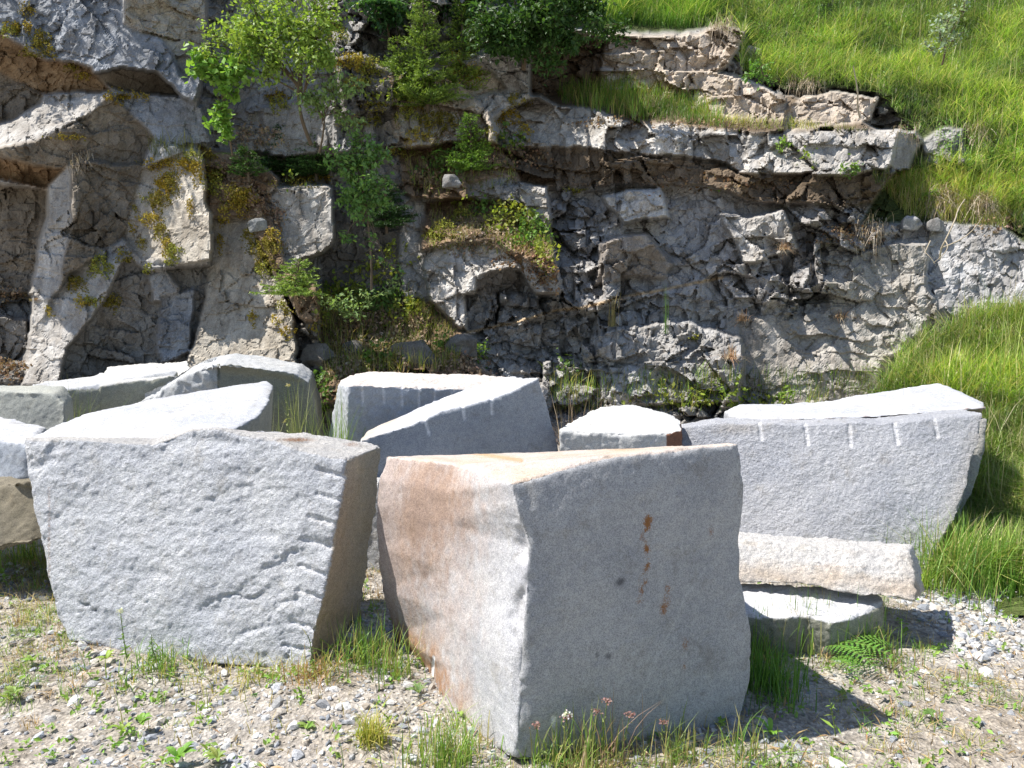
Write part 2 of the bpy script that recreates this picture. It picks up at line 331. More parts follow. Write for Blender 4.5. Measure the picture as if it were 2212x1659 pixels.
# quartz-like vein
def segd(px, py, pts):
    d = np.full(px.shape, 1e9)
    for (x1, y1), (x2, y2) in zip(pts[:-1], pts[1:]):
        t = np.clip(((px-x1)*(x2-x1)+(py-y1)*(y2-y1))/((x2-x1)**2+(y2-y1)**2+1e-9), 0, 1)
        d = np.minimum(d, np.hypot(px-x1-t*(x2-x1), py-y1-t*(y2-y1)))
    return d
vd = segd(gx, wy*.5+gy*.5, [(1010, 716), (1100, 700), (1200, 672), (1300, 652), (1440, 625), (1560, 600)])
vm = np.clip(1.3-vd/4, 0, 1); Ccol = Ccol*(1-vm[..., None])+np.array((.48, .36, .22))*vm[..., None]; D -= vm*.025
# right hand bank: slope running down to the gravel
bank = inside([(1860, 880), (1950, 775), (2050, 715), (2120, 684), (2300, 640), (2980, 560), (2980, 1330), (1860, 1330)], wx, wy)
by = 4.25+(1262-gy)/100*.62+(2212-gx)/100*.10
by = np.where(gy < 900, 6.49+(900-gy)/100*.60+(2212-gx)/100*.10, by)
D = np.where(bank, by, D); Ccol[bank] = GRS
pt = P(gx, gy, D)
lowz = gz(pt[..., 0].ravel(), pt[..., 1].ravel()).reshape(sh)
H_, W_ = sh; F = gridF(H_, W_)[:, ::-1]; zc = (pt[..., 2]-lowz).ravel(); keep = (zc[F] > -.25).any(1); F = F[keep][:, ::-1]
veg = np.clip((Ccol[..., 1]-Ccol[..., 0])*60, 0, 1); tint = (1.12-.12*veg)*(1+.12*f2.reshape(sh))+.18*fbm(q*.5, 3, 77).reshape(sh)
used = np.zeros(H_*W_, bool); used[F.ravel()] = True; mp_ = np.cumsum(used)-1
cliff = mk('cliff', pt.reshape(-1, 3)[used], mp_[F][:, ::-1], M_ROCK, attrs={'col': np.clip(Ccol*tint[..., None], .02, .8).reshape(-1, 3)[used]}, smooth=False)
tag(cliff, kind='structure')
gtmp = np.gradient(pt, axis=1); gtm2 = np.gradient(pt, axis=0)
nrm = np.cross(gtmp, -gtm2)*-1; nrm = nrm/np.linalg.norm(nrm, axis=-1, keepdims=True); nrm[nrm[..., 1] > 0] *= -1
def surf(px, py):
    i = np.clip(((np.asarray(py)-PY[0])/STEP).astype(int), 0, H_-1); j = np.clip(((np.asarray(px)-PX[0])/STEP).astype(int), 0, W_-1)
    return pt[i, j], nrm[i, j]
def S(px, py): return surf(np.array([px]), np.array([py]))[0][0]

# ---------------------------------------------------------------- granite blocks
def loft(rings):
    n = len(rings[0]); V = [tuple(p) for r in rings for p in r]; F = []
    for k in range(len(rings)-1):
        for i in range(n):
            j = (i+1) % n; F.append([k*n+i, k*n+j, (k+1)*n+j, (k+1)*n+i])
    F.append(list(range(n))[::-1]); F.append([(len(rings)-1)*n+i for i in range(n)]); return V, F
BASE = (.53, .54, .56)
def block(label, rings, mat, vox=.014, amp=.010, chips=.016, fine=.003, col=BASE, colfn=None, stainfn=None, grooves=(), gr=.012, gd=.55, name='granite_block', group=None, warp=None, cat='stone block'):
    V, F = loft(rings); m = bpy.data.meshes.new('tmp'); m.from_pydata(V, [], F)
    import bmesh
    bm = bmesh.new(); bm.from_mesh(m); bmesh.ops.recalc_face_normals(bm, faces=bm.faces); bm.to_mesh(m); bm.free()
    o = bpy.data.objects.new('tmp', m); COL.objects.link(o)
    md = o.modifiers.new('r', 'REMESH'); md.mode = 'VOXEL'; md.voxel_size = vox
    dg = bpy.context.evaluated_depsgraph_get(); e = o.evaluated_get(dg); em = e.to_mesh()
    n = len(em.vertices); co = np.zeros(n*3, np.float32); em.vertices.foreach_get('co', co); co = co.reshape(-1, 3).astype(float)
    nf = len(em.polygons); lt = np.zeros(nf, np.int32); em.polygons.foreach_get('loop_total', lt)
    li = np.zeros(len(em.loops), np.int32); em.loops.foreach_get('vertex_index', li); Fq = li.reshape(-1, 4) if (lt == 4).all() else None
    e.to_mesh_clear(); bpy.data.objects.remove(o)
    E = np.unique(np.sort(np.concatenate([Fq[:, [0, 1]], Fq[:, [1, 2]], Fq[:, [2, 3]], Fq[:, [3, 0]]]), 1), axis=0)
    deg = np.bincount(E.ravel(), minlength=n)[:, None]
    def sm(a):
        r = np.zeros_like(a)
        for k in range(a.shape[1]): r[:, k] = np.bincount(E[:, 0], a[E[:, 1], k], n)+np.bincount(E[:, 1], a[E[:, 0], k], n)
        return .5*a+.5*r/deg
    def normals(c):
        fn = np.cross(c[Fq[:, 2]]-c[Fq[:, 0]], c[Fq[:, 3]]-c[Fq[:, 1]]); N = np.zeros_like(c)
        for k in range(3):
            for kk in range(4): N[:, k] += np.bincount(Fq[:, kk], fn[:, k], n)
        return N/(np.linalg.norm(N, axis=1, keepdims=True)+1e-12)
    co = sm(co); N = normals(co); Nb = N
    for _ in range(6): Nb = sm(Nb)
    edge = np.clip((1-np.linalg.norm(Nb, axis=1))*6, 0, 1)          # 1 along the arrises
    sd_ = (abs(hash(label)) % 97) if False else len(label)*3
    co = co+np.stack([fbm(co*5, 3, sd_+1), fbm(co*5, 3, sd_+2), fbm(co*5, 3, sd_+3)], 1)*amp*.55
    co = co+N*(amp*fbm(co*2.2, 2, sd_+5)+fine*.8*fbm(co*42, 3, sd_+8, .6)+.25*fine*fbm(co*14, 2, sd_+11))[:, None]
    ch = np.clip(fbm(co*11, 3, sd_+9)+.25, 0, 1)
    co = co-Nb*(edge*ch*chips*1.1)[:, None]
    if warp: co = warp(co, N)
    px, py, dep = proj(co); front = (N*(np.array([0, 0, CH])-co)).sum(1) > 0
    gm = np.zeros(n)
    for g_ in grooves:
        x1, y1, x2, y2 = g_[:4]; rad = g_[4] if len(g_) > 4 else gr
        sel = front & (px > min(x1, x2)-30) & (px < max(x1, x2)+30) & (py > min(y1, y2)-30) & (py < max(y1, y2)+30)
        d = segd(px[sel], py[sel], [(x1, y1), (x2, y2)])*dep[sel]/FV
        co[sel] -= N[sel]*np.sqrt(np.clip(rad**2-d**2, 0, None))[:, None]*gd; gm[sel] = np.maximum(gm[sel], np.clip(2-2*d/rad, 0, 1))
    cc = np.tile(np.array(col), (n, 1)); st = np.zeros(n)
    if colfn: cc = colfn(co, N, px, py, cc, front)
    cc = cc*(1-gm[:, None])+np.array((.80, .80, .81))*gm[:, None]  # drill grooves paler: crushed stone, with their lit walls put into the colour
    if stainfn: st = stainfn(co, N, px, py, front)
    org = np.array([co[:, 0].mean(), co[:, 1].mean(), co[:, 2].min()])
    ob = mk(name, co, Fq, mat, attrs={'col': np.clip(cc, .01, .9), 'stain': st}, smooth=True, origin=org)
    return tag(ob, label, cat, group)
def L3(pts): return [P(*p) for p in pts]
def off(pts, v): return [np.asarray(p)+np.asarray(v) for p in pts]
def sstep(a, b, x): t = np.clip((x-a)/(b-a), 0, 1); return t*t*(3-2*t)
def mixc(c, t, k): return c*(1-k[:, None])+np.array(t)*k[:, None]
def PL(pts, a, b_, c):
    a, b_, c = P(*a), P(*b_), P(*c); n = np.cross(b_-a, c-a); o = np.array([0, 0, CH]); out = []
    for p in pts: d = ray(p[0], p[1]); out.append(o+d*(np.dot(a-o, n)/np.dot(d, n)))
    return out
GB = 'granite blocks dumped below the quarry face'
# A: the wide block at the left front
Af = PL([(57,948,3.77),(200,951,3.73),(330,957,3.69),(352,950,3.69),(404,929,3.67),(457,924,3.65),(527,938,3.59),(598,950,3.54),(650,973,3.51),(700,984,3.49),(752,990,3.45),
         (738,1080,3.36),(712,1200,3.34),(690,1330,3.31),(668,1458,3.24),(600,1452,3.28),(480,1436,3.34),(340,1430,3.42),(250,1410,3.50),(150,1388,3.54),(118,1330,3.58),(94,1200,3.62),(74,1080,3.66)], (150,1388,3.54), (668,1458,3.24), (752,990,3.53))
Ab = L3([(90,946,4.20),(210,946,4.17),(330,946,4.15),(360,940,4.13),(410,925,4.11),(470,922,4.11),(545,928,4.10),(620,933,4.09),(680,938,4.07),(745,947,4.01),(828,963,3.85),
         (812,1080,3.80),(800,1200,3.80),(786,1290,3.80),(772,1350,3.86),(700,1345,3.9),(600,1340,3.95),(480,1335,4.0),(350,1330,4.05),(260,1325,4.1),(180,1290,4.1),(140,1180,4.1),(110,1060,4.1)])
def colA(co, N, px, py, c, fr):
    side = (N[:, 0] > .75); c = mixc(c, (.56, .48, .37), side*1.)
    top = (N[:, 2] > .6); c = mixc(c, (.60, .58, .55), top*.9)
    return c
def warpA(co, N):
    px, py, d = proj(co); f = (N[:, 1] < -.5); o = np.zeros(len(co))
    for pts, w_, dp in (([(640,1200),(585,1225),(540,1270),(500,1295),(440,1325)], 13, .008), ([(650,1285),(600,1305),(565,1345),(500,1375)], 9, .009), ([(165,1304),(208,1309)], 3, .014), ([(565,1288),(490,1292)], 4, .012), ([(690,1180),(640,1210),(600,1275),(560,1300)], 25, .010),
                       ([(60,990),(100,1000),(125,955)], 14, .014), ([(360,965),(420,950),(520,965)], 16, .012), ([(612,1390),(614,1430)], 4, .014)):
        q_ = segd(px+14*fbm(co*11, 4, 3, .65), py+14*fbm(co*11, 4, 9, .65), pts); o += dp*np.exp(-(q_/w_)**2)
    return co-N*(o*f)[:, None]+N*(f*(.0035*fbm(co*np.array([16, 16, 30]), 3, 71)))[:, None]
def stA(co, N, px, py, fr):
    top = N[:, 2] > .5
    s = top*np.exp(-(((px-640)/55)**2+((py-950)/7)**2))*.9+top*np.exp(-(((px-760)/25)**2+((py-960)/8)**2))*.7
    s += fr*(~top)*np.exp(-((px-106)/5.)**2)*((py > 1050) & (py < 1290))*.62
    return s
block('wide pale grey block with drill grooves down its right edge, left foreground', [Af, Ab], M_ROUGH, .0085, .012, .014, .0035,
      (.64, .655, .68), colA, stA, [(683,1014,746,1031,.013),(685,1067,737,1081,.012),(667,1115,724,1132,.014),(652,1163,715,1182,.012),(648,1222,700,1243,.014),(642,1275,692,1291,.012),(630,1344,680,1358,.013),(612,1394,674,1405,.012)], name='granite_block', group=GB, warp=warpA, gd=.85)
# C: big block in the centre foreground, corner towards the viewer
def ring(F_, Rr, B_, L_): return [P(*F_), P((F_[0]+Rr[0])/2, (F_[1]+Rr[1])/2-0, (F_[2]+Rr[2])/2), P(*Rr), B_, L_ if not isinstance(L_, tuple) else P(*L_), P(*L_) if isinstance(L_, tuple) else L_]
def ringC(F_, M_, R_, B_, L_, LM_): return [P(*F_), P(*M_), P(*R_), P(*B_), P(*L_), P(*LM_)]
Cr = [ringC((1110,1650,2.61),(1380,1603,2.72),(1600,1560,2.9),(1420,1400,3.75),(880,1440,3.6),(960,1535,3.05)),
      ringC((1118,1560,2.61),(1380,1540,2.73),(1622,1480,2.905),(1420,1340,3.75),(850,1370,3.6),(965,1440,3.06)),
      ringC((1122,1430,2.62),(1380,1420,2.74),(1625,1375,2.91),(1420,1270,3.75),(822,1270,3.6),(965,1330,3.08)),
      ringC((1138,1300,2.63),(1380,1280,2.76),(1604,1250,2.92),(1415,1180,3.76),(812,1180,3.58),(968,1230,3.09)),
      ringC((1140,1180,2.64),(1380,1160,2.77),(1600,1150,2.93),(1405,1110,3.76),(808,1092,3.57),(968,1130,3.1)),
      ringC((1112,1085,2.65),(1380,1060,2.78),(1608,1050,2.94),(1395,1020,3.76),(814,1035,3.57),(965,1065,3.12)),
      ringC((1102,1042,2.66),(1310,985,2.77),(1594,957,2.94),(1385,968,3.75),(832,984,3.58),(985,1002,3.14))]
def warpC(co, N):   # the chipped arris between the two visible faces
    px, py, dep = proj(co); d = np.abs(px-1128-14*fbm(co*6, 2, 5)); k = np.exp(-(d/16)**2)*(N[:, 1] < 0)
    return co-N*(k*.018*np.clip(.5+fbm(co*9, 3, 12), 0, 1.3))[:, None]
def colC(co, N, px, py, c, fr):
    left = fr & (N[:, 0] < -.3) & (N[:, 2] < .6); top = N[:, 2] > .6; right = fr & (N[:, 0] > -.3) & ~top
    g = np.exp(-(((px-955)/85)**2+((py-1085)/120)**2))+.75*np.exp(-(((px-900)/55)**2+((py-1160)/190)**2))
    pk = np.clip(.45-(px-985+(py-1200)*.10)/200+.25*fbm(co*3, 3, 4), 0, 1)
    strk = fbm(co*np.array([20, 20, 13]), 5, 61, .7)
    c = mixc(c, (.56, .55, .55), left*1.)
    c = mixc(c, (.50, .42, .385), left*np.clip(pk*1.15+.25*strk*(pk > .05), 0, 1)*.95)
    g2 = np.exp(-(((px-898-(py-1430)*.62)/58)**2+((py-1440)/100)**2))
    c = mixc(c, (.40, .285, .22), left*np.clip(g*.85+.22*strk*np.clip(g*2, 0, 1), 0, 1)); c = mixc(c, (.38, .20, .09), left*np.clip(g2*1.05+.4*strk*np.clip(g2*2, 0, 1), 0, 1)*.9)
    c = mixc(c, (.60, .60, .62), left*np.exp(-((px-1105)/38)**2)*.6)
    c = mixc(c, (.58, .50, .44), top*1.); c = mixc(c, (.50, .35, .22), top*np.clip(.05+.6*fbm(co*6, 4, 29), 0, .4))
    t1 = np.exp(-((py-(968+(px-960)*.16))/5.)**2)*((px > 920) & (px < 1130))+np.exp(-(((px-1345)/40)**2+((py-966)/9)**2))
    c = mixc(c, (.52, .33, .16), top*np.clip(t1, 0, 1)*.75)
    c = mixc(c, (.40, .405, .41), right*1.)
    ln = segd(px, py, [(1525,1225),(1480,1290),(1460,1340),(1430,1400),(1400,1470),(1375,1520)]); c = mixc(c, (.55, .56, .56), right*np.clip(1-ln/3.2, 0, 1)*.6)
    for x, y, r in ((1338,1259,6.5),(1343,1254,6),(1314,1418,6),(1290,1415,4)): c = mixc(c, (.10, .10, .11), right*np.clip(1.6-np.hypot(px-x, py-y)/r, 0, 1)*.75)
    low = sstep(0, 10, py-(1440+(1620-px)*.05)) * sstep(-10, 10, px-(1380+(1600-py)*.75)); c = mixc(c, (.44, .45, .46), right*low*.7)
    return c
def stC(co, N, px, py, fr):
    right = fr & (N[:, 0] > -.3) & (N[:, 2] < .6)
    s = np.zeros(len(px))
    for sg in ([(1404,1118),(1398,1145),(1388,1152)], [(1388,1165),(1397,1180),(1400,1202)], [(1399,1222),(1388,1245),(1384,1290),(1380,1300)], [(1396,1240),(1392,1262)]): s = np.maximum(s, np.exp(-(segd(px, py, sg)/8.5)**2)*(.75+.55*fbm(co*40, 3, 19)))
    for x, y, r in ((1440,1300,9),(1432,1320,6),(1480,1392,8),(1478,1440,5),(1536,1148,6),(1395,1120,6),(1444,1270,5)): s = s+np.exp(-((px-x)**2+((py-y)*.6)**2)/(r*1.6)**2)*.62
    return s*right
block('large cube-like block with pink rust-stained left face and smooth shaded grey face, centre foreground', Cr, M_SMOOTH, .0085, .0045, .016, .0012, BASE, colC, stC,
      [(936,1420,930,1500,.008),(1196,1552,1198,1625,.012)], name='granite_block', group=GB, warp=warpC)
# D: wide block at the right with short vertical drill grooves
Df = PL([(1467,927,5.15),(1560,915,5.08),(1640,913,5.03),(1750,917,4.95),(1900,913,4.86),(2030,903,4.78),(2122,893,4.71),(2116,960,4.56),(2092,1050,4.54),(2058,1130,4.50),(2018,1200,4.46),(1994,1244,4.42),(1850,1262,4.5),(1600,1260,4.6),(1440,1255,4.7)], (1994,1244,4.42), (2122,893,4.74), (1467,927,5.24))
Db = off(Df, (.03, .24, -.01))
def colD(co, N, px, py, c, fr):
    t = fr & (N[:, 1] < -.5); c = mixc(c, (.46, .42, .37), t*np.exp(-(((px-1590)/50)**2+((py-925)/14)**2))*.6)
    e = np.clip(1-(2122-px-(py-893)*-.0)/60, 0, 1); c = mixc(c, (.50, .46, .40), t*np.clip((px-1960-(1244-py)*.38)/50, 0, 1)*.5); return c
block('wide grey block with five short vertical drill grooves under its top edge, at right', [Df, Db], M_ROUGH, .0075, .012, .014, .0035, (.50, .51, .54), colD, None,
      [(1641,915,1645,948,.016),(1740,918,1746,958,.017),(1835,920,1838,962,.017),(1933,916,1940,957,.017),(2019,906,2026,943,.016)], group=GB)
D3f = L3([(1700,925,5.50),(2138,904,5.08),(2128,980,5.0),(2100,1070,4.90),(2060,1150,4.82),(2010,1232,4.73),(1700,1200,5.1)])
block('slab standing tight behind the grooved block at the right, only its edge showing', [D3f, off(D3f, (.02, .16, 0))], M_ROUGH, .012, .010, .012, .003, (.44, .43, .40), group=GB)
D2t = L3([(1563,888,5.7),(1600,873,5.8),(1700,869,5.85),(1800,862,5.9),(1880,851,5.95),(1960,839,6.0),(2030,825,6.1),(2130,868,5.4),(2133,880,5.08),(1960,893,5.08),(1850,900,5.17),(1750,908,5.28),(1600,905,5.5)])
D2b = off(D2t, (0, .03, -.22)); D2b[8:12] = [p+np.array((0, .34, -.02)) for p in D2b[8:12]]; D2b[7] = D2b[7]+np.array((0, .02, .10))
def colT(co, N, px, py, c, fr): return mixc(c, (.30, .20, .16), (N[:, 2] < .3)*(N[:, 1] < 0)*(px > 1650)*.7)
block('thin slab with bright flat top lying on the grooved block at the right', [D2b, D2t], M_TOP, .012, .008, .014, .002, (.50, .51, .53), colT, None,
      [(1693,868,1693,874),(1795,864,1795,872),(1880,850,1880,860),(1958,840,1958,850)], .016, group=GB)
# E and F: bar shaped block on a low slab
Ef = L3([(1560,1166,3.90),(1608,1170,3.88),(1800,1180,3.80),(1966,1193,3.70),(1980,1298,3.50),(1850,1284,3.56),(1730,1264,3.62),(1612,1257,3.68),(1560,1255,3.72)])
Eb = L3([(1560,1150,4.16),(1608,1152,4.14),(1800,1162,4.06),(1975,1174,3.94),(1993,1272,3.76),(1850,1262,3.8),(1730,1245,3.86),(1612,1238,3.92),(1560,1236,3.96)])
def colE(co, N, px, py, c, fr):
    k = fr & (N[:, 1] < -.4); return mixc(c, (.56, .46, .36), k*np.clip(np.exp(-((py-(1240+(px-1700)*.12))/26)**2)*.7+.3*fbm(co*9, 3, 3), 0, 1))
def stE(co, N, px, py, fr): return fr*np.exp(-((py-(1222+(px-1750)*.03))/4)**2)*((px > 1735) & (px < 1870))*.55
block('bar-shaped cream block lying on a low slab between the centre and right blocks', [Ef, Eb], M_ROUGH, .0085, .014, .010, .007, (.70, .68, .65), colE, stE, group=GB)
Ft = [G(x_, y_, z_) for x_, y_, z_ in [(1560,1330,.16),(1620,1330,.16),(1680,1335,.165),(1740,1330,.16),(1800,1345,.15),(1850,1334,.16),(1906,1312,.17),(1915,1302,.18),(1900,1280,.19),(1740,1262,.20),(1560,1255,.20)]]
Fb = [np.array((p[0]-.01, p[1]+(.03 if i_ < 8 else 0), -.08)) for i_, p in enumerate(Ft)]
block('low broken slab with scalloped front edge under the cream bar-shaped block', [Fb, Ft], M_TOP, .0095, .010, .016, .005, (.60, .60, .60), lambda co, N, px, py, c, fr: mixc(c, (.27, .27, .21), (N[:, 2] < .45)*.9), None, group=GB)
# G: slanting slab behind the centre block
Gf = L3([(775,950,4.70),(880,921,4.82),(960,886,4.92),(1000,876,4.97),(1045,866,5.02),(1100,848,5.09),(1164,816,5.17),(1185,880,5.2),(1208,970,5.22),(1215,1130,5.2),(780,1130,4.72)])
Gb = L3([(800,925,5.5),(870,893,5.5),(930,868,5.55),(975,850,5.55),(1010,836,5.6),(1070,818,5.62),(1110,812,5.65),(1150,880,5.6),(1170,960,5.6),(1175,1050,5.5),(820,1050,5.5)])
def colG(co, N, px, py, c, fr):
    c = mixc(c, (.40, .42, .45), (N[:, 1] < -.55)*1.); return mixc(c, (.58, .48, .36), (N[:, 2] > .4)*np.clip(1-segd(px, py, [(775,950),(850,905)])/22, 0, 1)*.7)  # front face painted darker and bluer, its shade put into the colour
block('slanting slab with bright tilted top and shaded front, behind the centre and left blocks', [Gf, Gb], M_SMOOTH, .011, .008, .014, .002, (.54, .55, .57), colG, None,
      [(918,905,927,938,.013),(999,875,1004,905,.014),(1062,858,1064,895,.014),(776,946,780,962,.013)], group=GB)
Hf = L3([(752,832,5.75),(850,834,5.85),(950,838,5.97),(1010,841,6.05),(1120,842,6.2),(1120,1000,6.22),(900,1000,5.95),(745,1000,5.78)])
Hb = L3([(735,822,6.15),(790,803,6.6),(900,806,6.65),(1000,808,6.7),(1130,813,6.75),(1130,960,6.7),(900,960,6.6),(712,945,6.25)])
Hl = L3([(728,828,6.02),(800,815,6.2),(920,818,6.25),(1005,822,6.3),(1125,826,6.35),(1125,980,6.3),(900,980,6.2),(718,970,6.02)])
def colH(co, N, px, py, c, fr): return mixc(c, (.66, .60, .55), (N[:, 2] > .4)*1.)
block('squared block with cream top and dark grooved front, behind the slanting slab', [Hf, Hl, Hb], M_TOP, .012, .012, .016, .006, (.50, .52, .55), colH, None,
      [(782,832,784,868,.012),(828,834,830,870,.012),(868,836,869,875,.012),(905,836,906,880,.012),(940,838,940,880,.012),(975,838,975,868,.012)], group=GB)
# K: sloping flat topped block behind the wide left block
Kt = L3([(20,962,4.35),(65,945,4.45),(140,912,4.6),(200,886,4.7),(300,862,4.95),(400,847,5.15),(500,834,5.35),(575,822,5.5),(591,832,5.45),(584,862,5.1),(560,896,4.72),(500,930,4.4),(390,960,4.15),(300,975,4.0)])
kc = np.mean(Kt, 0); Kb = [np.array((kc[0]+.1+(p[0]-kc[0])*.62, p[1]*.75+kc[1]*.25+.1, .0)) for p in Kt]
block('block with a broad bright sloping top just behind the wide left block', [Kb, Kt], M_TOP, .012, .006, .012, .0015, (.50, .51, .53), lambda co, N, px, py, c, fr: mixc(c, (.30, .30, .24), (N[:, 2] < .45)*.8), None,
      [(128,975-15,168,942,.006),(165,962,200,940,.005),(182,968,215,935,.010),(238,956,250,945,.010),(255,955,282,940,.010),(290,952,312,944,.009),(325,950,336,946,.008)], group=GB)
Lf = L3([(270,880,6.0),(330,850,5.98),(380,820,5.95),(430,797,5.9),(480,787,5.85),(560,795,5.98),(640,807,6.1),(668,826,6.16),(682,880,6.18),(692,960,6.2),(690,1040,6.2),(470,1040,5.85),(280,1040,5.9)])
Lb = off(Lf, (-.1, .55, .03))
def warpL(co, N):
    px, py, d = proj(co); k = (px < 475)*(N[:, 1] < 0)
    return co+np.stack([0*px, k*(475-px)/1000.*1.0, 0*px], 1)-N*(k*.05*np.clip(fbm(co*6, 4, 2)+.3, 0, 2))[:, None]
block('dark greenish block with light rough left shoulder behind the sloping bright block', [Lf, Lb], M_SMOOTH, .012, .012, .016, .004, (.50, .51, .51),
      lambda co, N, px, py, c, fr: mixc(mixc(c, (.19, .19, .135), ((px > 470) & (N[:, 2] < .5))*.8), (.20, .21, .10), (N[:, 2] < .5)*np.exp(-(((px-620)/50)**2+((py-870)/50)**2))*.35), group=GB, warp=warpL)
M1 = L3([(42,842,6.3),(110,845,6.4),(205,848,6.5),(290,842,6.6),(370,824,6.7),(385,800,6.8),(340,790,7.2),(215,806,7.3),(205,812,7.2),(95,824,7.2)])
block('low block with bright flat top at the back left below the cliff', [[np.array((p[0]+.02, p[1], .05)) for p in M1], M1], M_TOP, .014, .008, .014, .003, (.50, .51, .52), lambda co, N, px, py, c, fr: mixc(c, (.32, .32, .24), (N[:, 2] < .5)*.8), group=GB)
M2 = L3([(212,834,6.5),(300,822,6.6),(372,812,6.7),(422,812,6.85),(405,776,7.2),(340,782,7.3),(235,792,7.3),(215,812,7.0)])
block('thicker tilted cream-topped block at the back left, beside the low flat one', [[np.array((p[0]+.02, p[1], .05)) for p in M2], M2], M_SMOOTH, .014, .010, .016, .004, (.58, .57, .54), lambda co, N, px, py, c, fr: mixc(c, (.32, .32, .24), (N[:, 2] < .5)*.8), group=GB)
N1 = L3([(-140,846,5.9),(0,846,5.85),(60,847,5.8),(120,850,5.8),(138,876,5.75),(142,960,5.7),(-140,960,5.8)])
block('shaded greenish block at the left edge behind the others', [N1, off(N1, (-.05, .22, .02))], M_SMOOTH, .014, .008, .014, .003, (.40, .41, .37), group=GB)
O1 = L3([(-160,925,4.5),(0,955,4.35),(66,962,4.3),(72,1045,4.25),(30,1052,4.25),(-160,1052,4.4)])
O2 = L3([(-160,885,5.1),(0,893,4.95),(100,922,4.75),(100,1010,4.75),(30,1010,4.8),(-160,1010,5.0)])
block('slab with bright top and blue-grey shaded front at the left edge, on a brown boulder', [O1, O2], M_TOP, .012, .010, .016, .003, (.54, .55, .57), lambda co, N, px, py, c, fr: mixc(c, (.40, .43, .47), (N[:, 1] < -.5)*1.), group=GB)  # blue-grey on the front is shade painted into the stone colour
P1 = L3([(-200,1040,4.3),(0,1038,4.2),(50,1046,4.1),(98,1060,4.1),(112,1120,4.05),(95,1170,4.0),(50,1190,3.98),(0,1195,3.98),(-200,1200,4.1)])
block('brown weathered boulder in shade at the left edge under a slab', [P1, off(P1, (-.05, .6, .0))], M_SMOOTH, .014, .03, .03, .004, (.20, .175, .125), name='boulder', cat='boulder')
Q1 = L3([(1205,930,5.1),(1290,934,5.05),(1380,938,5.0),(1442,934,5.0),(1478,925,5.05),(1470,905,5.25),(1440,893,5.45),(1370,877,5.7),(1300,879,5.7),(1268,888,5.5),(1240,905,5.35)])
def colQ(co, N, px, py, c, fr): return mixc(c, (.22, .11, .07), (px > 1440)*(N[:, 2] < .75)*1.)
block('small block with bright flat top and dark red end, right of the slanting slab', [[np.array((p[0], p[1]+.02, .05)) for p in Q1], Q1], M_TOP, .011, .010, .018, .005, (.60, .60, .58), colQ, group=GB)
R1 = L3([(770,1040,4.6),(1000,1040,4.6),(1000,1240,4.5),(770,1240,4.5)])
block('pale block just visible in the gap between the left and centre blocks', [R1, off(R1, (0, .25, 0))], M_ROUGH, .014, .012, .012, .004, (.58, .58, .58), group=GB)

# ---------------------------------------------------------------- plant helpers
def rsph(n): v = rng.normal(size=(n, 3)); return v/np.linalg.norm(v, axis=1, keepdims=True)
def colvar(base, n, var=.25, hue=.10):
    b = np.array(base)*(1+rng.uniform(-var, var, (n, 1))); b = b*(1+rng.uniform(-hue, hue, (n, 3))); return np.clip(b, .004, .9)
def blades(base, h, wd, cols, lean=.35, up=None, droop=0.25, dirv=None, seg=3):
    n = len(base); a = rng.uniform(0, 2*np.pi, n); d = np.stack([np.cos(a), np.sin(a), 0*a], 1) if dirv is None else dirv
    side = np.cross(d, [0, 0, 1.]); side = side/(np.linalg.norm(side, axis=1, keepdims=True)+1e-9); up_ = np.array([0, 0, 1.]) if up is None else up
    ln = np.abs(rng.normal(0, lean, n))[:, None] if dirv is None else np.full((n, 1), lean); Vs = []; h = h[:, None]; wd = wd[:, None]
    for k in range(seg+1):
        t = k/seg; c = base+h*(up_*(t-droop*t*t*ln)+d*ln*t*t*1.2)
        if k < seg: ww = wd*(1-.75*t*t)/2; Vs += [c-side*ww, c+side*ww]
        else: Vs += [c]
    V = np.stack(Vs, 1); m = V.shape[1]; F = []
    for k in range(seg-1): F += [[2*k, 2*k+1, 2*k+3], [2*k, 2*k+3, 2*k+2]]
    F += [[2*seg-2, 2*seg-1, 2*seg]]; F = (np.arange(n)[:, None, None]*m+np.array(F)[None]).reshape(-1, 3)
    return V.reshape(-1, 3), F, np.repeat(cols, m, 0)
def leaves(cen, size, cols, nb=None, fold=.25, asp=.5, down=0.):
    n = len(cen); d = rsph(n)+np.array([0, 0, -down]); d /= np.linalg.norm(d, axis=1, keepdims=True)
    nn = rsph(n)+(np.array([0, -.3, 1.2]) if nb is None else nb); s = np.cross(nn, d); s /= (np.linalg.norm(s, axis=1, keepdims=True)+1e-9); u = np.cross(d, s)
    L = size[:, None]; V = np.stack([cen, cen+d*L*.45+s*L*asp*.5+u*L*fold*.3, cen+d*L, cen+d*L*.45-s*L*asp*.5+u*L*fold*.3], 1)
    F = (np.arange(n)[:, None, None]*4+np.array([[0, 1, 2], [0, 2, 3]])[None]).reshape(-1, 3)
    return V.reshape(-1, 3), F, np.repeat(cols, 4, 0)
def join(parts):
    Vs, Fs, Cs = [], [], []; o = 0
    for V, F, C in parts: Vs.append(V); Fs.append(F+o); Cs.append(C); o += len(V)
    return np.concatenate(Vs), np.concatenate(Fs), np.concatenate(Cs)
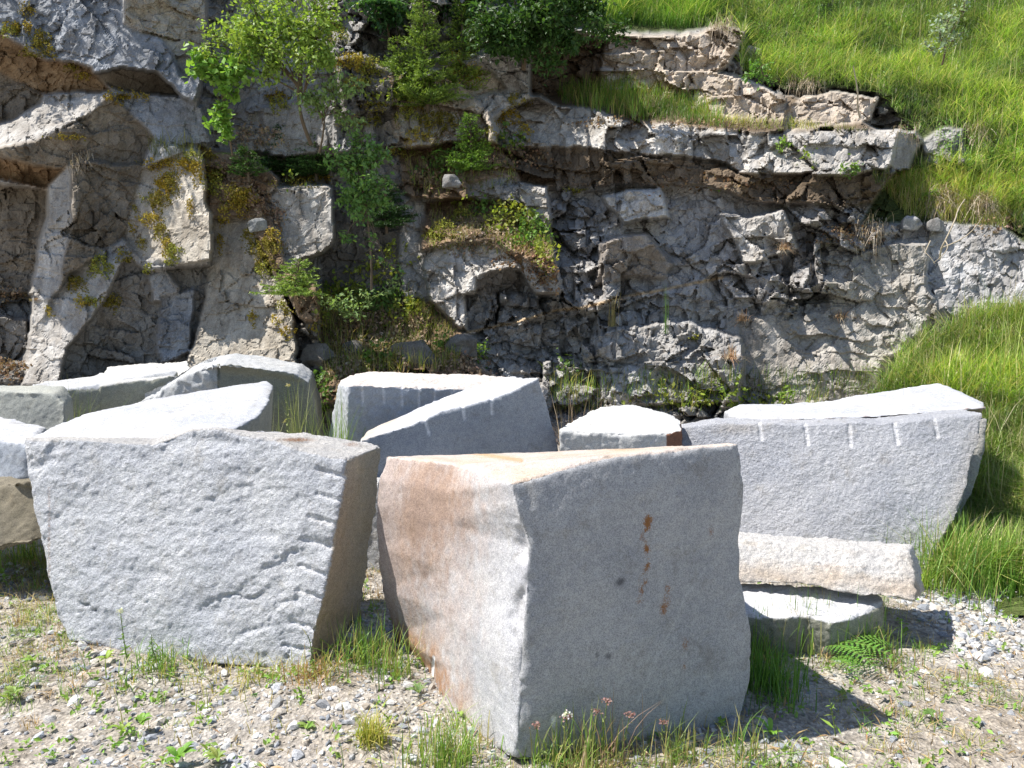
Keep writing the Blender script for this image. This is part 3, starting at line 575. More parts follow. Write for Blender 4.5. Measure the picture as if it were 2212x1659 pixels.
def tube(path, r0, r1, k=6, col=(.2, .15, .1)):
    path = np.asarray(path, float); n = len(path); T = np.gradient(path, axis=0); T /= np.linalg.norm(T, axis=1, keepdims=True)+1e-9
    a = np.cross(T, [.3, 1., .1]); a /= np.linalg.norm(a, axis=1, keepdims=True)+1e-9; b = np.cross(T, a); an = np.arange(k)*2*np.pi/k
    r = np.linspace(r0, r1, n)[:, None, None]; V = (path[:, None]+r*(a[:, None]*np.cos(an)[None, :, None]+b[:, None]*np.sin(an)[None, :, None])).reshape(-1, 3)
    F = []
    for i in range(n-1):
        for j in range(k):
            j2 = (j+1) % k; F += [[i*k+j, i*k+j2, (i+1)*k+j2], [i*k+j, (i+1)*k+j2, (i+1)*k+j]]
    return V, np.array(F), np.tile(np.array(col), (len(V), 1))
def curve(a, b, sag=0., wob=.05, n=7):
    a = np.asarray(a, float); b = np.asarray(b, float); t = np.linspace(0, 1, n)[:, None]; L = np.linalg.norm(b-a)
    w_ = rng.normal(size=(1, 3))*wob*L; return a*(1-t)+b*t+np.sin(t*np.pi)*(w_+np.array([0, 0, sag*L]))
def deciduous(label, base, fork, clusters, col, leaf=.06, n=60, tr=.03, stems=None, asp=.55, down=.2, name='young_tree', cat='tree', nb=None, trunk_col=M_BARK):
    """clusters: list of (centre, radius, leaf count factor)"""
    root = empty(name, base, label, cat); wood = [tube(curve(base, fork, 0, .04, 9), tr, tr*.6)]; lv = []
    for c, r, k in clusters:
        c = np.asarray(c, float); f0 = np.asarray(fork)*.75+np.asarray(base)*.25+(np.asarray(fork)-np.asarray(base))*rng.uniform(-.15, .25)
        wood.append(tube(curve(f0, c, .12, .06, 8), tr*.42, .004))
        for q_ in range(max(3, int(7*k))):
            e = c+rsph(1)[0]*r*rng.uniform(.5, 1.15)*np.array([1, .8, .8]); pth = curve(c-(c-f0)*.15, e, .05, .08, 6); wood.append(tube(pth, .005, .0015, 3))
            m = int(n*k/7*rng.uniform(.7, 1.3))+2; t = rng.uniform(.25, 1.05, m)[:, None]; pp = pth[0]*(1-t)+pth[-1]*t+rng.normal(size=(m, 3))*r*.16
            lv.append(leaves(pp, leaf*rng.uniform(.6, 1.2, m), colvar(col, m, .3, .08), nb, asp=asp, down=down))
    V, F, C = join(wood); mk('trunk', V-np.asarray(base), F, trunk_col, root, {'col': C}, True)
    V, F, C = join(lv); mk('crown', V-np.asarray(base), F, M_LEAF, root, {'col': C})
    return root
def spruce(label, base, height, rad, col, dens=1., tip=(.12, .2, .04), lean=(0, 0)):
    root = empty('spruce', base, label, 'spruce', 'spruces on the cliff ledges'); wood = []; parts = []; top = np.array([lean[0], lean[1], height]); nw = int(9+height*9)
    wood.append(tube(np.linspace([0, 0, -.05], top, 8), .012+.012*height, .003))
    for i in range(nw):
        t = .06+.92*i/nw; rr = rad*(1-t)**.85+.03; o = top*t; nb = int(rng.integers(5, 8)*dens) or 4
        for j in range(nb):
            a = rng.uniform(0, 2*np.pi); L = rr*rng.uniform(.7, 1.2); d = np.array([math.cos(a), math.sin(a), rng.uniform(-.1, .35)*(1 if t > .5 else .6)]); d /= np.linalg.norm(d)
            e = o+d*L+np.array([0, 0, -.10*L+.04]); wood.append(tube(np.linspace(o, e, 4), .004, .0015, 3)); side = np.cross(d, [0, 0, 1.]); ns = max(2, int(L/.05))
            for k in range(ns):
                s = (k+.6)/ns; q0 = o+(e-o)*s
                for sg in (-1, 1):
                    tl = L*.42*(1-s*.65)*rng.uniform(.6, 1.2)+.02; tv = d*.75+side*sg*.75+np.array([0, 0, rng.uniform(-.15, .15)]); tv /= np.linalg.norm(tv); m = max(7, int(tl/.0045))
                    u = rng.uniform(0, 1, m)[:, None]; nd = rsph(m)*.8+tv*.9; nd /= np.linalg.norm(nd, axis=1, keepdims=True); sz = rng.uniform(.018, .034, m)[:, None]; b0 = q0+tv*tl*u
                    wv = np.cross(nd, rsph(m)); wv /= np.linalg.norm(wv, axis=1, keepdims=True)+1e-9
                    Vv = np.stack([b0-wv*.004, b0+wv*.004, b0+nd*sz], 1).reshape(-1, 3); cc = np.array(col)*(1-u)+np.array(tip)*u; cc = cc*rng.uniform(.75, 1.25, (m, 1))
                    parts.append((Vv, np.arange(m*3).reshape(-1, 3), np.repeat(cc, 3, 0)))
    V, F, C = join(wood); mk('trunk', V, F, M_BARK, root, {'col': C}, True); V, F, C = join(parts); mk('crown', V, F, M_NEEDLE, root, {'col': C}); return root
def in_poly(poly, n):
    xs_ = [p[0] for p in poly]; ys_ = [p[1] for p in poly]; x = rng.uniform(min(xs_), max(xs_), n*3); y = rng.uniform(min(ys_), max(ys_), n*3); k = inside(poly, x, y); return x[k][:n], y[k][:n]

GREEN = (.16, .30, .035); YGRN = (.26, .36, .05); DKGR = (.03, .075, .018); OLIVE = (.20, .22, .05); STRAW = (.50, .40, .25); RUSTY = (.33, .17, .08)
# ---------------------------------------------------------------- moss, litter and low growth on the cliff (uncountable)
def fuzz(patches, n_per, size, cols, lift, mat, name, up=.6):
    pp, nn, cc = [], [], []
    for (x, y, rx, ry, *k) in patches:
        n = int(n_per*rx*ry/100*(k[0] if k else 1)); a = rng.uniform(0, 2*np.pi, n); r = np.sqrt(rng.uniform(0, 1, n))*(1+.35*np.sin(a*3+x)+.2*np.sin(a*5+y)); X = x+rx*r*np.cos(a); Y = y+ry*r*np.sin(a)
        p, nr = surf(X, Y); dd = np.clip(1-r**2, 0, 1)*lift*rng.uniform(.2, 1.1, n); pp.append(p+(nr+np.array([0, 0, up]))*dd[:, None]); c = colvar(cols[int(rng.integers(len(cols)))], n, .35, .1); cc.append(c)
    pp = np.concatenate(pp); cc = np.concatenate(cc); n = len(pp); V, F, C = leaves(pp, size*rng.uniform(.5, 1.4, n), cc, np.array([0, -.6, .8]), asp=.7)
    return tag(mk(name, V, F, mat, attrs={'col': C}), kind='stuff')
moss = [(55,65,16,9),(92,90,20,15),(25,75,20,9),(75,113,26,11),(112,117,12,8),(157,148,14,8),(180,165,15,7),(255,215,25,10),(355,360,42,12),(403,364,16,13),(430,375,18,20),(360,410,22,24),(348,440,20,20),(375,400,14,22),(330,480,22,12),(352,505,14,16),
 (312,532,9,9),(380,550,14,14),(365,540,10,20),(372,565,12,8),(292,497,8,6),(297,455,6,6),(318,438,6,7),(220,580,22,22),(170,620,20,14),(178,660,12,10),(200,655,12,8),(243,655,20,16),(270,560,16,10),(322,585,10,8),(190,655,10,7),(113,678,6,9),
 (510,425,18,18),(520,445,22,22),(545,515,16,14),(575,550,32,28),(575,590,20,12),(550,695,8,13),(480,530,4,20),(625,722,16,9),(600,700,10,6),(630,680,18,6),(615,665,14,7),(640,395,40,12),(690,388,30,8),(470,400,20,34,.7),
 (760,140,38,16,1.3),(800,150,28,22),(770,185,30,12),(820,235,30,10),(945,270,38,24,1.3),(880,255,25,15),(985,130,15,10),(1010,165,35,20),(905,225,22,14),(1120,224,24,13,1.2),(1100,262,26,14),(1135,292,16,11),(600,215,24,10),(605,232,20,12),
 (1240,412,20,5),(1500,733,10,7),(455,345,14,7),(810,268,20,9),(60,30,16,8),(420,345,20,8),(960,500,28,10),(940,515,22,12),(1000,470,24,8),(730,80,20,20,.8),(705,130,14,10)]
moss = [(m_[0], m_[1], m_[2]*1.12, m_[3]*1.15, *m_[4:]) for m_ in moss]+[(485,470,12,20),(535,430,24,16),(590,520,18,20),(455,395,14,22),(640,610,18,10),(855,335,26,12),(1045,290,26,10),(760,265,28,12),(900,300,30,12),(300,215,30,6),(150,300,40,4),(30,70,18,8),(415,455,6,20),(690,715,16,12)]
fuzz(moss, 130, .020, [(.34, .25, .04), (.40, .31, .06), (.25, .21, .045), (.30, .30, .06)], .075, M_MOSS, 'moss')
litter = [(500,370,50,26),(560,440,36,40),(600,480,20,40),(1000,320,80,26),(1020,350,70,30),(930,390,50,26),(1050,520,110,34),(1130,560,60,30),(1180,600,30,30),(840,700,130,30),(760,720,60,50),(820,750,110,36),(1000,790,60,30),(760,800,60,30),(560,300,60,30),
  (900,180,80,20),(1150,350,60,24,.4),(1560,400,200,20,.25),(10,800,50,20,1.4),(20,640,40,22),(1840,510,80,24,.8),(2150,490,60,20,.6),(1300,270,100,10,.4),(1500,275,160,8,.7)]
fuzz(litter, 24, .035, [(.34, .24, .16), (.26, .17, .10), (.40, .31, .22)], .05, M_DRY, 'leaf_litter')
# small leafy ground cover on ledges
fuzz([(1110,485,60,32,1.2),(1150,515,50,30,1.2),(1180,560,22,30),(990,440,40,14),(1050,460,40,12),(830,660,80,26,1.3),(760,650,60,26,1.2),(720,640,30,22),(880,690,50,22),(1100,310,36,12),(1110,325,30,16,.6),(700,700,20,30,.8),(800,600,60,20,.7),(820,780,40,14),(960,760,30,16,.7),
      (860,210,60,18),(1220,800,26,14,.5),(1500,870,50,14,.8),(1570,860,40,22,.9),(1430,870,60,12,.5),(700,860,16,50,1.3),(640,410,18,10,.5),(960,370,60,30,.6),(1040,780,18,14,.8),(1740,350,20,8),(1830,375,22,10),(850,560,40,30,.4),(1650,880,60,14,.6)],
     22, .045, [(.22, .30, .05), (.30, .34, .06), (.14, .24, .05)], .14, M_LEAF, 'ledge_ground_cover', .9)
# grass on hillside, bank and ledges
def grass_on(poly, n, h, cols, name, lean=.4, wd=.006, hv=.4):
    x, y = in_poly(poly, n); p, _ = surf(x, y); n = len(p); pn = fbm(np.concatenate([p[:, :2]*1.6, p[:, 2:]*1.6], 1), 3, 5)
    hh = h*rng.uniform(1-hv, 1+hv, n)*(1+.3*pn); ci = rng.integers(0, len(cols), n); c = np.array(cols)[ci]*(1+rng.uniform(-.25, .25, (n, 1)))
    c = c*(1+.55*pn[:, None]*np.array([1.05, .9, .7]))*(1+.30*fbm(p*5, 2, 8)[:, None]); return blades(p-np.array([0, 0, .02]), hh, wd*rng.uniform(.7, 1.4, n), np.clip(c, .01, .8), lean)
GC = [(.24, .37, .08), (.31, .43, .11), (.16, .29, .06), (.35, .42, .13), (.46, .43, .25)]
hill = [([(1200,-120),(2700,-120),(2700,60),(1600,60),(1470,62),(1200,40)], 36000, .24), ([(1600,40),(2700,40),(2700,260),(1900,200),(1800,185),(1700,188),(1600,150)], 46000, .19),
        ([(1880,180),(2700,180),(2700,500),(2200,490),(2090,440),(1940,420),(1960,370),(1995,360),(2090,350),(2090,280),(2030,268),(1985,290)], 30000, .17)]
parts = [grass_on(pl, n_, h_, GC, '', .8, .008) for pl, n_, h_ in hill]
parts.append(grass_on([(1870,890),(1950,785),(2050,722),(2130,692),(2600,640),(2600,1275),(2060,1262),(1990,1250),(2140,900),(2030,870)], 60000, .27, [(.23, .36, .07), (.30, .42, .09), (.15, .28, .05), (.40, .43, .15), (.48, .43, .26)], '', .75, .007))
parts.append(grass_on([(1555,255),(1700,262),(1900,285),(1560,280)], 700, .08, [(.4,.36,.14),(.26,.32,.07)], '', .6))
parts.append(grass_on([(1200,200),(1340,195),(1480,215),(1560,262),(1560,278),(1380,262),(1215,225)], 3000, .20, [(.14, .28, .04), (.22, .34, .05), (.36, .32, .12)], '', .4))
parts.append(grass_on([(1150,-40),(1560,0),(1560,50),(1470,66),(1290,52)], 6000, .25, [(.12, .26, .04), (.18, .32, .05)], '', .4))
parts.append(grass_on([(1880,380),(2200,400),(2210,500),(1960,470)], 4500, .16, [(.36, .36, .10), (.48, .40, .2), (.24, .34, .06)], '', .5))
x_, y_ = in_poly([(1560,-100),(2600,-100),(2600,480),(2100,450),(1950,300),(1900,190),(1620,150)], 900); p0, _ = surf(x_, y_); k_ = fbm(p0*1.3, 2, 66) > -.1; p0 = np.repeat(p0[k_], 26, 0); m_ = len(p0)
p0 = p0+rng.normal(size=(m_, 3))*np.array([.05, .03, .06])+np.array([0, -.02, .10]); parts.append(leaves(p0, rng.uniform(.02, .05, m_), colvar((.20, .36, .07), m_, .4), None, asp=.35))
parts.append(grass_on([(1700,-100),(2600,-100),(2600,480),(2100,450),(1900,190),(1700,170)], 900, .42, [(.45,.40,.22),(.32,.40,.14)], '', .35, .006)); parts.append(grass_on([(1930,800),(2130,692),(2600,640),(2600,1275),(2150,1200)], 900, .55, [(.48,.43,.24),(.34,.42,.14)], '', .5, .006))
V, F, C = join(parts); tag(mk('hillside_grass', V, F, M_GRASS, attrs={'col': C}), kind='stuff')
parts = [grass_on([(690,660),(900,640),(980,720),(1000,800),(700,830)], 2600, .16, [(.34, .34, .08), (.24, .32, .06), (.44, .34, .18)], '', .5), grass_on([(930,440),(1190,470),(1200,560),(930,540)], 1500, .10, [(.30, .36, .07), (.44, .36, .2)], '', .6),
         grass_on([(1180,820),(1900,800),(1880,880),(1200,900)], 1500, .16, [(.2, .32, .06), (.36, .34, .12)], '', .4), grass_on([(860,320),(1100,290),(1120,400),(900,430)], 900, .11, [(.30, .28, .1), (.3, .36, .07)], '', .6),
         grass_on([(320,300),(460,310),(440,350),(330,350)], 260, .16, [(.36, .34, .12)], '', .5), grass_on([(860,170),(1000,180),(940,230),(850,210)], 700, .12, [(.22, .36, .05)], '', .5)]
V, F, C = join(parts); tag(mk('ledge_grass', V, F, M_GRASS, attrs={'col': C}), kind='stuff')

# ---------------------------------------------------------------- gravel
def ico():
    t = (1+5**.5)/2; v = np.array([[-1,t,0],[1,t,0],[-1,-t,0],[1,-t,0],[0,-1,t],[0,1,t],[0,-1,-t],[0,1,-t],[t,0,-1],[t,0,1],[-t,0,-1],[-t,0,1]], float)
    f = np.array([[0,11,5],[0,5,1],[0,1,7],[0,7,10],[0,10,11],[1,5,9],[5,11,4],[11,10,2],[10,7,6],[7,1,8],[3,9,4],[3,4,2],[3,2,6],[3,6,8],[3,8,9],[4,9,5],[2,4,11],[6,2,10],[8,6,7],[9,8,1]]); return v/np.linalg.norm(v[0]), f
IV, IF = ico()
def stones(x, y, s, cols, sink=.35):
    n = len(x); V = IV[None]*rng.uniform(.62, 1.12, (n, 12, 1)); sc_ = np.stack([s*rng.uniform(.8, 1.3, n), s*rng.uniform(.6, 1., n), s*rng.uniform(.35, .7, n)], 1)
    V = V*sc_[:, None]; a = rng.uniform(0, 2*np.pi, n); t = rng.normal(0, .35, n); ct, st = np.cos(t)[:, None], np.sin(t)[:, None]
    V = np.stack([V[..., 0]*ct-V[..., 2]*st, V[..., 1], V[..., 0]*st+V[..., 2]*ct], -1); ca, sa = np.cos(a)[:, None], np.sin(a)[:, None]
    V = np.stack([V[..., 0]*ca-V[..., 1]*sa, V[..., 0]*sa+V[..., 1]*ca, V[..., 2]], -1); z = gz(x, y)+sc_[:, 2]*(1-sink*2)*.6
    V = V+np.stack([x, y, z], 1)[:, None]; F = (np.arange(n)[:, None, None]*12+IF[None]).reshape(-1, 3); return V.reshape(-1, 3), F, np.repeat(cols, 12, 0)
SC = np.array([(.46, .47, .49), (.62, .62, .61), (.58, .53, .46), (.32, .34, .37), (.68, .66, .63), (.54, .47, .38)])
def gpts(n, x0, x1, y0, y1): return rng.uniform(x0, x1, n), y0+(y1-y0)*rng.uniform(0, 1, n)**1.3
x, y = gpts(56000, -3.4, 4.2, 1.9, 6.2)
dens = .55+.5*fbm(np.stack([x, y, 0*x], -1)*1.1, 3, 44)+.35*(x < .1); dens -= .15*(x > 1.2)
k = rng.uniform(0, 1, len(x)) < np.clip(dens, .12, 1)*np.where(x > 1., .5, .9); x, y = x[k], y[k]
s = np.clip(rng.lognormal(math.log(.0085), .62, len(x)), .003, .036); s = np.where(x > 1.1, s*.8, s)
parts = [stones(x, y, s, SC[rng.integers(0, 6, len(x))]*rng.uniform(.45, .95, (len(x), 1)))]
# piles of pale chips right of the bar-shaped block
x = rng.uniform(2.1, 3.6, 3500); y = rng.uniform(3.4, 4.6, 3500); parts.append(stones(x, y, np.clip(rng.lognormal(math.log(.014), .5, 3500), .005, .04), SC[rng.integers(0, 5, 3500)]*.78))
V, F, C = join(parts); tag(mk('gravel', V, F, M_STONE, attrs={'col': C}), kind='stuff')
def big_stone(px, py, s, col, label, name='stone'):
    g = G(px, py); V, F, C = stones(np.array([g[0]]), np.array([g[1]]), np.array([s]), np.array([col])); import bmesh
    o = mk(name, V, F, M_STONE, attrs={'col': C}, origin=g); bm = bmesh.new(); bm.from_mesh(o.data); bmesh.ops.bevel(bm, geom=bm.edges[:], offset=s*.06, segments=1, affect='EDGES'); bm.to_mesh(o.data); bm.free()
    ca = o.data.color_attributes.get('col')
    if ca is not None: ca.data.foreach_set('color', np.tile(np.array([*col, 1], np.float32), len(ca.data)))
    return tag(o, label, 'stone')
WH = (.66, .66, .66)
for a in [(398,1303+500,0,0,0)][:0]: pass
for px_, py_, s_, c_, l_ in [(390,1563-0,.030,WH,'pale angular stone in the gravel below the wide left block'),(235,1635,.030,WH,'white stone near the lower left of the gravel'),(82,1578,.035,(.45,.47,.5),'bluish grey stone at the far left of the gravel'),
    (1808,1650,.055,(.72,.70,.66),'flat white stone at the bottom edge right of the centre block'),(1005,1600,.04,(.6,.58,.55),'pale stone in grass beside the left foot of the centre block'),(205,1640,.024,(.3,.32,.35),'dark grey stone beside the white one at lower left'),
    (1060,1625,.035,(.6,.6,.58),'pale stone under the front corner of the centre block'),(95,1297,.04,(.6,.6,.58),'pale stone by the left foot of the wide left block'),(2130,1440,.05,(.6,.6,.58),'pale stone in the gravel at the far right'),(2085,1262,.06,(.6,.6,.6),'flat pale stone by the foot of the grassy bank'),
    (500,1625,.028,(.42,.43,.46),'grey stone at the bottom of the gravel left of centre'),(545,1640,.022,(.62,.6,.55),'small cream stone at the bottom of the gravel')]:
    big_stone(px_, py_, s_, c_, l_)
# boulders lying at the foot of the cliff
def boulder(px, py, r, col, label, flat=.8, dy=-.05):
    c = S(px, py)+np.array([0, dy, 0]); V, F = IV, IF
    rg = []; a0 = rng.uniform(0, 6)
    for z_, k_ in ((-.9, .85), (-.2, 1.1), (.45, .95), (.8, .5)):
        rg.append([c+np.array([r*k_*math.cos(a)*rng.uniform(.8, 1.25), r*.85*k_*math.sin(a)*rng.uniform(.8, 1.2), r*flat*(z_+rng.uniform(-.18, .18))]) for a in a0+np.arange(5)*2*math.pi/5+rng.uniform(-.25, .25, 5)])
    o = block(label, rg, M_ROCK, r/14, r*.04, r*.08, r*.02, tuple(.85*v for v in col), group='boulders lodged in the cliff', name='boulder', cat='boulder'); return o
for a in [(892,765,.22,(.28,.265,.24),'pale squat boulder in the litter below the cliff, above the squared block'),(772,755,.14,(.24,.24,.24),'small grey boulder left of the pale squat one below the cliff'),(690,765,.18,(.28,.26,.23),'dark boulder at the foot of the smooth cliff slab'),
          (1000,745,.15,(.26,.25,.23),'grey boulder below the cracked bulge of the cliff'),(560,488,.10,(.40,.42,.42),'small squared stone on the mossy ledge'),
          (975,393,.10,(.46,.46,.46),'small pale stone on the ledge above the leaf litter'),(1185,705,.11,(.36,.34,.30),'rounded stone sitting just below the pale vein'),(1620,125,.16,(.42,.40,.36),'pale boulder in the grass beside the upper ledge'),
          (1960,484,.11,(.42,.42,.42),'round grey stone at the end of the dirt band'),(2015,488,.10,(.38,.38,.38),'grey stone beside the hanging dry grass at the right'),(1900,125,.01,(.4,.4,.4),'')][:-1]:
    boulder(*a)

# ---------------------------------------------------------------- trees and shrubs
def W(px, py, Y): return P(px, py, Y)
deciduous('leafy young tree with bright yellow-green leaves rooted on the cliff ledge', W(672,312,8.15), W(645,175,7.9), [(W(560,60,7.7),.36,1.6),(W(500,90,7.7),.30,1.2),(W(620,40,7.7),.36,1.6),(W(690,60,7.7),.30,1.4),(W(640,110,7.6),.36,1.4),(W(580,130,7.7),.28,1.2),(W(700,115,7.7),.22,1),
    (W(600,-20,7.8),.40,1.2),(W(680,-10,7.8),.36,1.2),(W(540,0,7.8),.35,1.2),(W(460,80,7.7),.22,.8),(W(440,120,7.7),.16,.6)], (.29, .40, .08), .052, 350, .022)
deciduous('slender sapling with broad hanging leaves left of the bright young tree', W(502,335,8.1), W(478,200,7.8), [(W(480,270,7.85),.14,.8),(W(490,300,7.9),.10,.5),(W(478,235,7.8),.12,.7),(W(470,160,7.7),.26,1.2),(W(430,130,7.7),.18,.8),(W(510,140,7.7),.24,1),(W(495,195,7.75),.10,.5)], (.22, .38, .07), .070, 190, .010, asp=.8)
deciduous('drooping birch-like sapling with pale leaves right of the bright young tree', W(690,330,8.2), W(700,230,7.9), [(W(670,200,7.7),.18,1),(W(720,190,7.7),.20,1.1),(W(755,200,7.7),.18,.9),(W(690,240,7.8),.16,.8),(W(740,245,7.8),.18,.9),(W(770,255,7.8),.12,.6)], (.24, .34, .12), .055, 150, .012, down=.9)
deciduous('tall thin sapling with small leaves in front of the dark recess', W(803,630,7.9), W(780,400,7.8), [(W(760,320,7.7),.22,1.2),(W(800,350,7.7),.24,1.3),(W(750,370,7.7),.2,1.1),(W(790,400,7.7),.25,1.3),(W(750,430,7.7),.18,.9),(W(820,420,7.7),.2,1),(W(770,460,7.7),.2,.9),(W(730,345,7.7),.12,.5),(W(780,290,7.7),.14,.6),(W(750,510,7.7),.15,.5),(W(820,530,7.7),.18,.35),(W(840,580,7.7),.14,.3)], (.17, .30, .08), .060, 190, .013)
deciduous('dark broadleaf bush overhanging the centre of the cliff top', W(1130,150,9.0), W(1130,80,8.8), [(W(1080,40,8.6),.40,2),(W(1150,30,8.6),.45,2.2),(W(1210,60,8.6),.36,1.8),(W(1120,100,8.6),.30,1.5),(W(1060,90,8.7),.28,1.3),(W(1250,90,8.7),.25,1.1),(W(1100,-60,8.7),.6,1.6),(W(1200,-30,8.7),.45,1.6),(W(1280,10,8.8),.36,1.6),(W(1320,60,9.0),.25,1.1),(W(1180,140,8.7),.22,.9)], (.06, .125, .03), .065, 300, .03, name='bush', cat='bush')
deciduous('dark green bush at the top between the young tree and the spruces', W(840,100,9.3), W(830,30,9.1), [(W(810,10,9.0),.28,1.2),(W(850,20,9.0),.25,1.1),(W(780,-20,9.0),.3,1),(W(900,-50,9.0),.45,1.4),(W(980,-60,9.1),.5,1.4),(W(1010,20,9.2),.35,1.3)], (.05, .12, .035), .075, 220, .02, name='bush', cat='bush')
deciduous('silvery-leaved shrub in the tall grass at the top right', W(2035,140,8.9), W(2040,90,8.7), [(W(2050,40,8.5),.20,1),(W(2030,75,8.5),.2,1),(W(2060,90,8.5),.16,.8),(W(2010,110,8.5),.14,.7),(W(2090,15,8.5),.14,.6)], (.30, .38, .26), .05, 110, .01, name='shrub', cat='shrub')
deciduous('small leafy shrub with pale stone behind it on the upper ledge', W(1650,175,8.6), W(1645,150,8.5), [(W(1640,150,8.4),.16,.9),(W(1660,165,8.4),.14,.7),(W(1620,165,8.4),.10,.5)], (.14, .28, .05), .05, 110, .008, name='shrub', cat='shrub')
deciduous('leafy green plant on the slope left of the leaf litter below the recess', W(790,690,7.6), W(775,670,7.5), [(W(720,650,7.4),.14,.8),(W(760,655,7.4),.16,.9),(W(800,640,7.4),.14,.7),(W(740,680,7.4),.14,.8),(W(850,620,7.5),.13,.6)], (.24, .34, .12), .045, 110, .006, name='shrub', cat='shrub', trunk_col=M_STEM)
for px_, py_, h_, l_ in [(1690,870,.16,'bright green weed at the cliff foot above the top slab'),(1685,335,.14,'pale slim weed growing on the long grey ledge'),(1540,415,.10,'tiny weed in the dirt band below the ledge'),(1833,380,.10,'leafy weed under the right end of the ledge'),(1035,775,.14,'bright weed at the foot of the cracked bulge'),(2005,440,.12,'green weed among hanging dry grass at the right')]:
    b_ = S(px_, py_)+np.array([0, -.05, 0]); deciduous(l_, b_, b_+np.array([0, 0, h_]), [(b_+np.array([dx, -.03, dz]), .06, .5) for dx, dz in ((0, h_), (.06, h_*.7), (-.06, h_*.6), (.02, h_*.3))], (.24, .38, .06), .05, 40, .004, name='weed', cat='weed', trunk_col=M_STEM)
SPG = (.12, .22, .04); TIPG = (.34, .46, .08)
for a in [('tall light green spruce on the ledge above the cliff centre', S(925,245), 1.25, .42, SPG, 1.3, TIPG, (-.02,-.25)), ('light green spruce right behind the tallest one', S(1000,205)+[0,.1,0], 1.05, .36, SPG, 1.2, TIPG, (.0,-.25)),
          ('short spruce leaning left of the tallest spruce', S(880,225), .65, .32, SPG, 1.2, TIPG, (-.08,-.2)), ('small bright spruce with ferns beside it on the middle ledge', S(1020,375), .62, .25, (.09,.2,.03), 1.4, (.26,.42,.06), (0,-.12)),
          ('dark small spruce under the bright young tree', S(625,385)+[0,-.1,0], .55, .32, DKGR, 1.2, (.06,.13,.03), (0,-.1)), ('dark spruce at the foot of the birch-like sapling', S(690,385)+[0,-.1,0], .42, .30, DKGR, 1.2, (.1,.2,.04), (0,-.1)),
          ('dark spruce half hidden behind the tall thin sapling', S(845,500)+[0,-.3,0], .55, .30, DKGR, 1.2, (.05,.11,.03), (0,-.1)), ('low spruce growing sideways from the mossy notch', S(640,640)+[0,-.15,0], .32, .26, SPG, 1.1, TIPG, (.1,-.05)),
          ('stunted spruce at the left end of the mossy ledge', S(545,385)+[0,-.1,0], .28, .18, DKGR, 1.1, (.1,.2,.04), (0,-.05))]:
    spruce(a[0], np.asarray(a[1], float), *a[2:])
deciduous('leafy tree overhanging the top left of the cliff', W(-60,-180,9.2), W(-30,-330,8.7), [(W(-120,-330,8.4),.5,1),(W(0,-300,8.3),.45,.9),(W(90,-330,8.3),.45,.8),(W(150,-400,8.4),.5,.9),(W(-200,-260,8.4),.45,.9),(W(30,-430,8.5),.6,1),(W(250,-420,8.6),.45,.7)], (.10, .22, .04), .08, 150, .05, name='overhanging_tree')
# ---------------------------------------------------------------- ferns
def fern(label, base, L, n, col, face=None, spread=2.4, a0=-1.57):
    root = empty('fern', base, label, 'fern'); 
    for i in range(n):
        a = a0+spread*((i+.5)/n-.5)+rng.uniform(-.12, .12); d = np.array([math.cos(a), math.sin(a), 0]); l = L*rng.uniform(.8, 1.1); t = np.linspace(0, 1, 17)[:, None]
        pth = d*l*t+np.array([0, 0, 1.])*l*(.75*t-.75*t*t); side = np.cross(d, [0, 0, 1.]); ps = [tube(pth, .003, .001, 3, (.2, .3, .06))]
        for k in range(2, 17):
            w_ = l*.22*math.sin(min(1, (k/16*1.05))*math.pi*.93+.12)+.004
            for sg in (-1, 1):
                m = 6; u = np.linspace(.1, 1, m)[:, None]; c0 = pth[k]+(side*sg+d*.3)*w_*u+np.array([0, 0, -.15])*w_*u*u; s_ = w_*.11*(1.15-u[:, 0])
                V = np.stack([c0-d*s_[:, None], c0+side*sg*w_*.12, c0+d*s_[:, None], c0-side*sg*w_*.10], 1).reshape(-1, 3); F = (np.arange(m)[:, None, None]*4+np.array([[0, 1, 2], [0, 2, 3]])[None]).reshape(-1, 3)
                ps.append((V, F, np.repeat(colvar(col, m, .2), 4, 0)))
        V, F, C = join(ps); mk('frond', V, F, M_LEAF, root, {'col': C})
    return root
fern('bright green fern with arched fronds in front of the low broken slab', G(1770,1400), .34, 3, (.18, .38, .07), spread=1.7, a0=-.5)
fern('flat fern spreading on the gravel below the arched one', G(1790,1425), .20, 2, (.16, .34, .06), spread=1.0, a0=-.9)
fern('fern left of the small bright spruce on the middle ledge', S(975,345)+[0,-.1,0], .32, 5, (.10, .25, .06))
fern('fern at the top of the cliff beside the dark bush', S(845,60)+[0,-.15,.1], .45, 6, (.10, .26, .09))
fern('small fern on the ledge below the slender sapling', S(515,345)+[0,-.1,0], .24, 4, (.12, .25, .07))
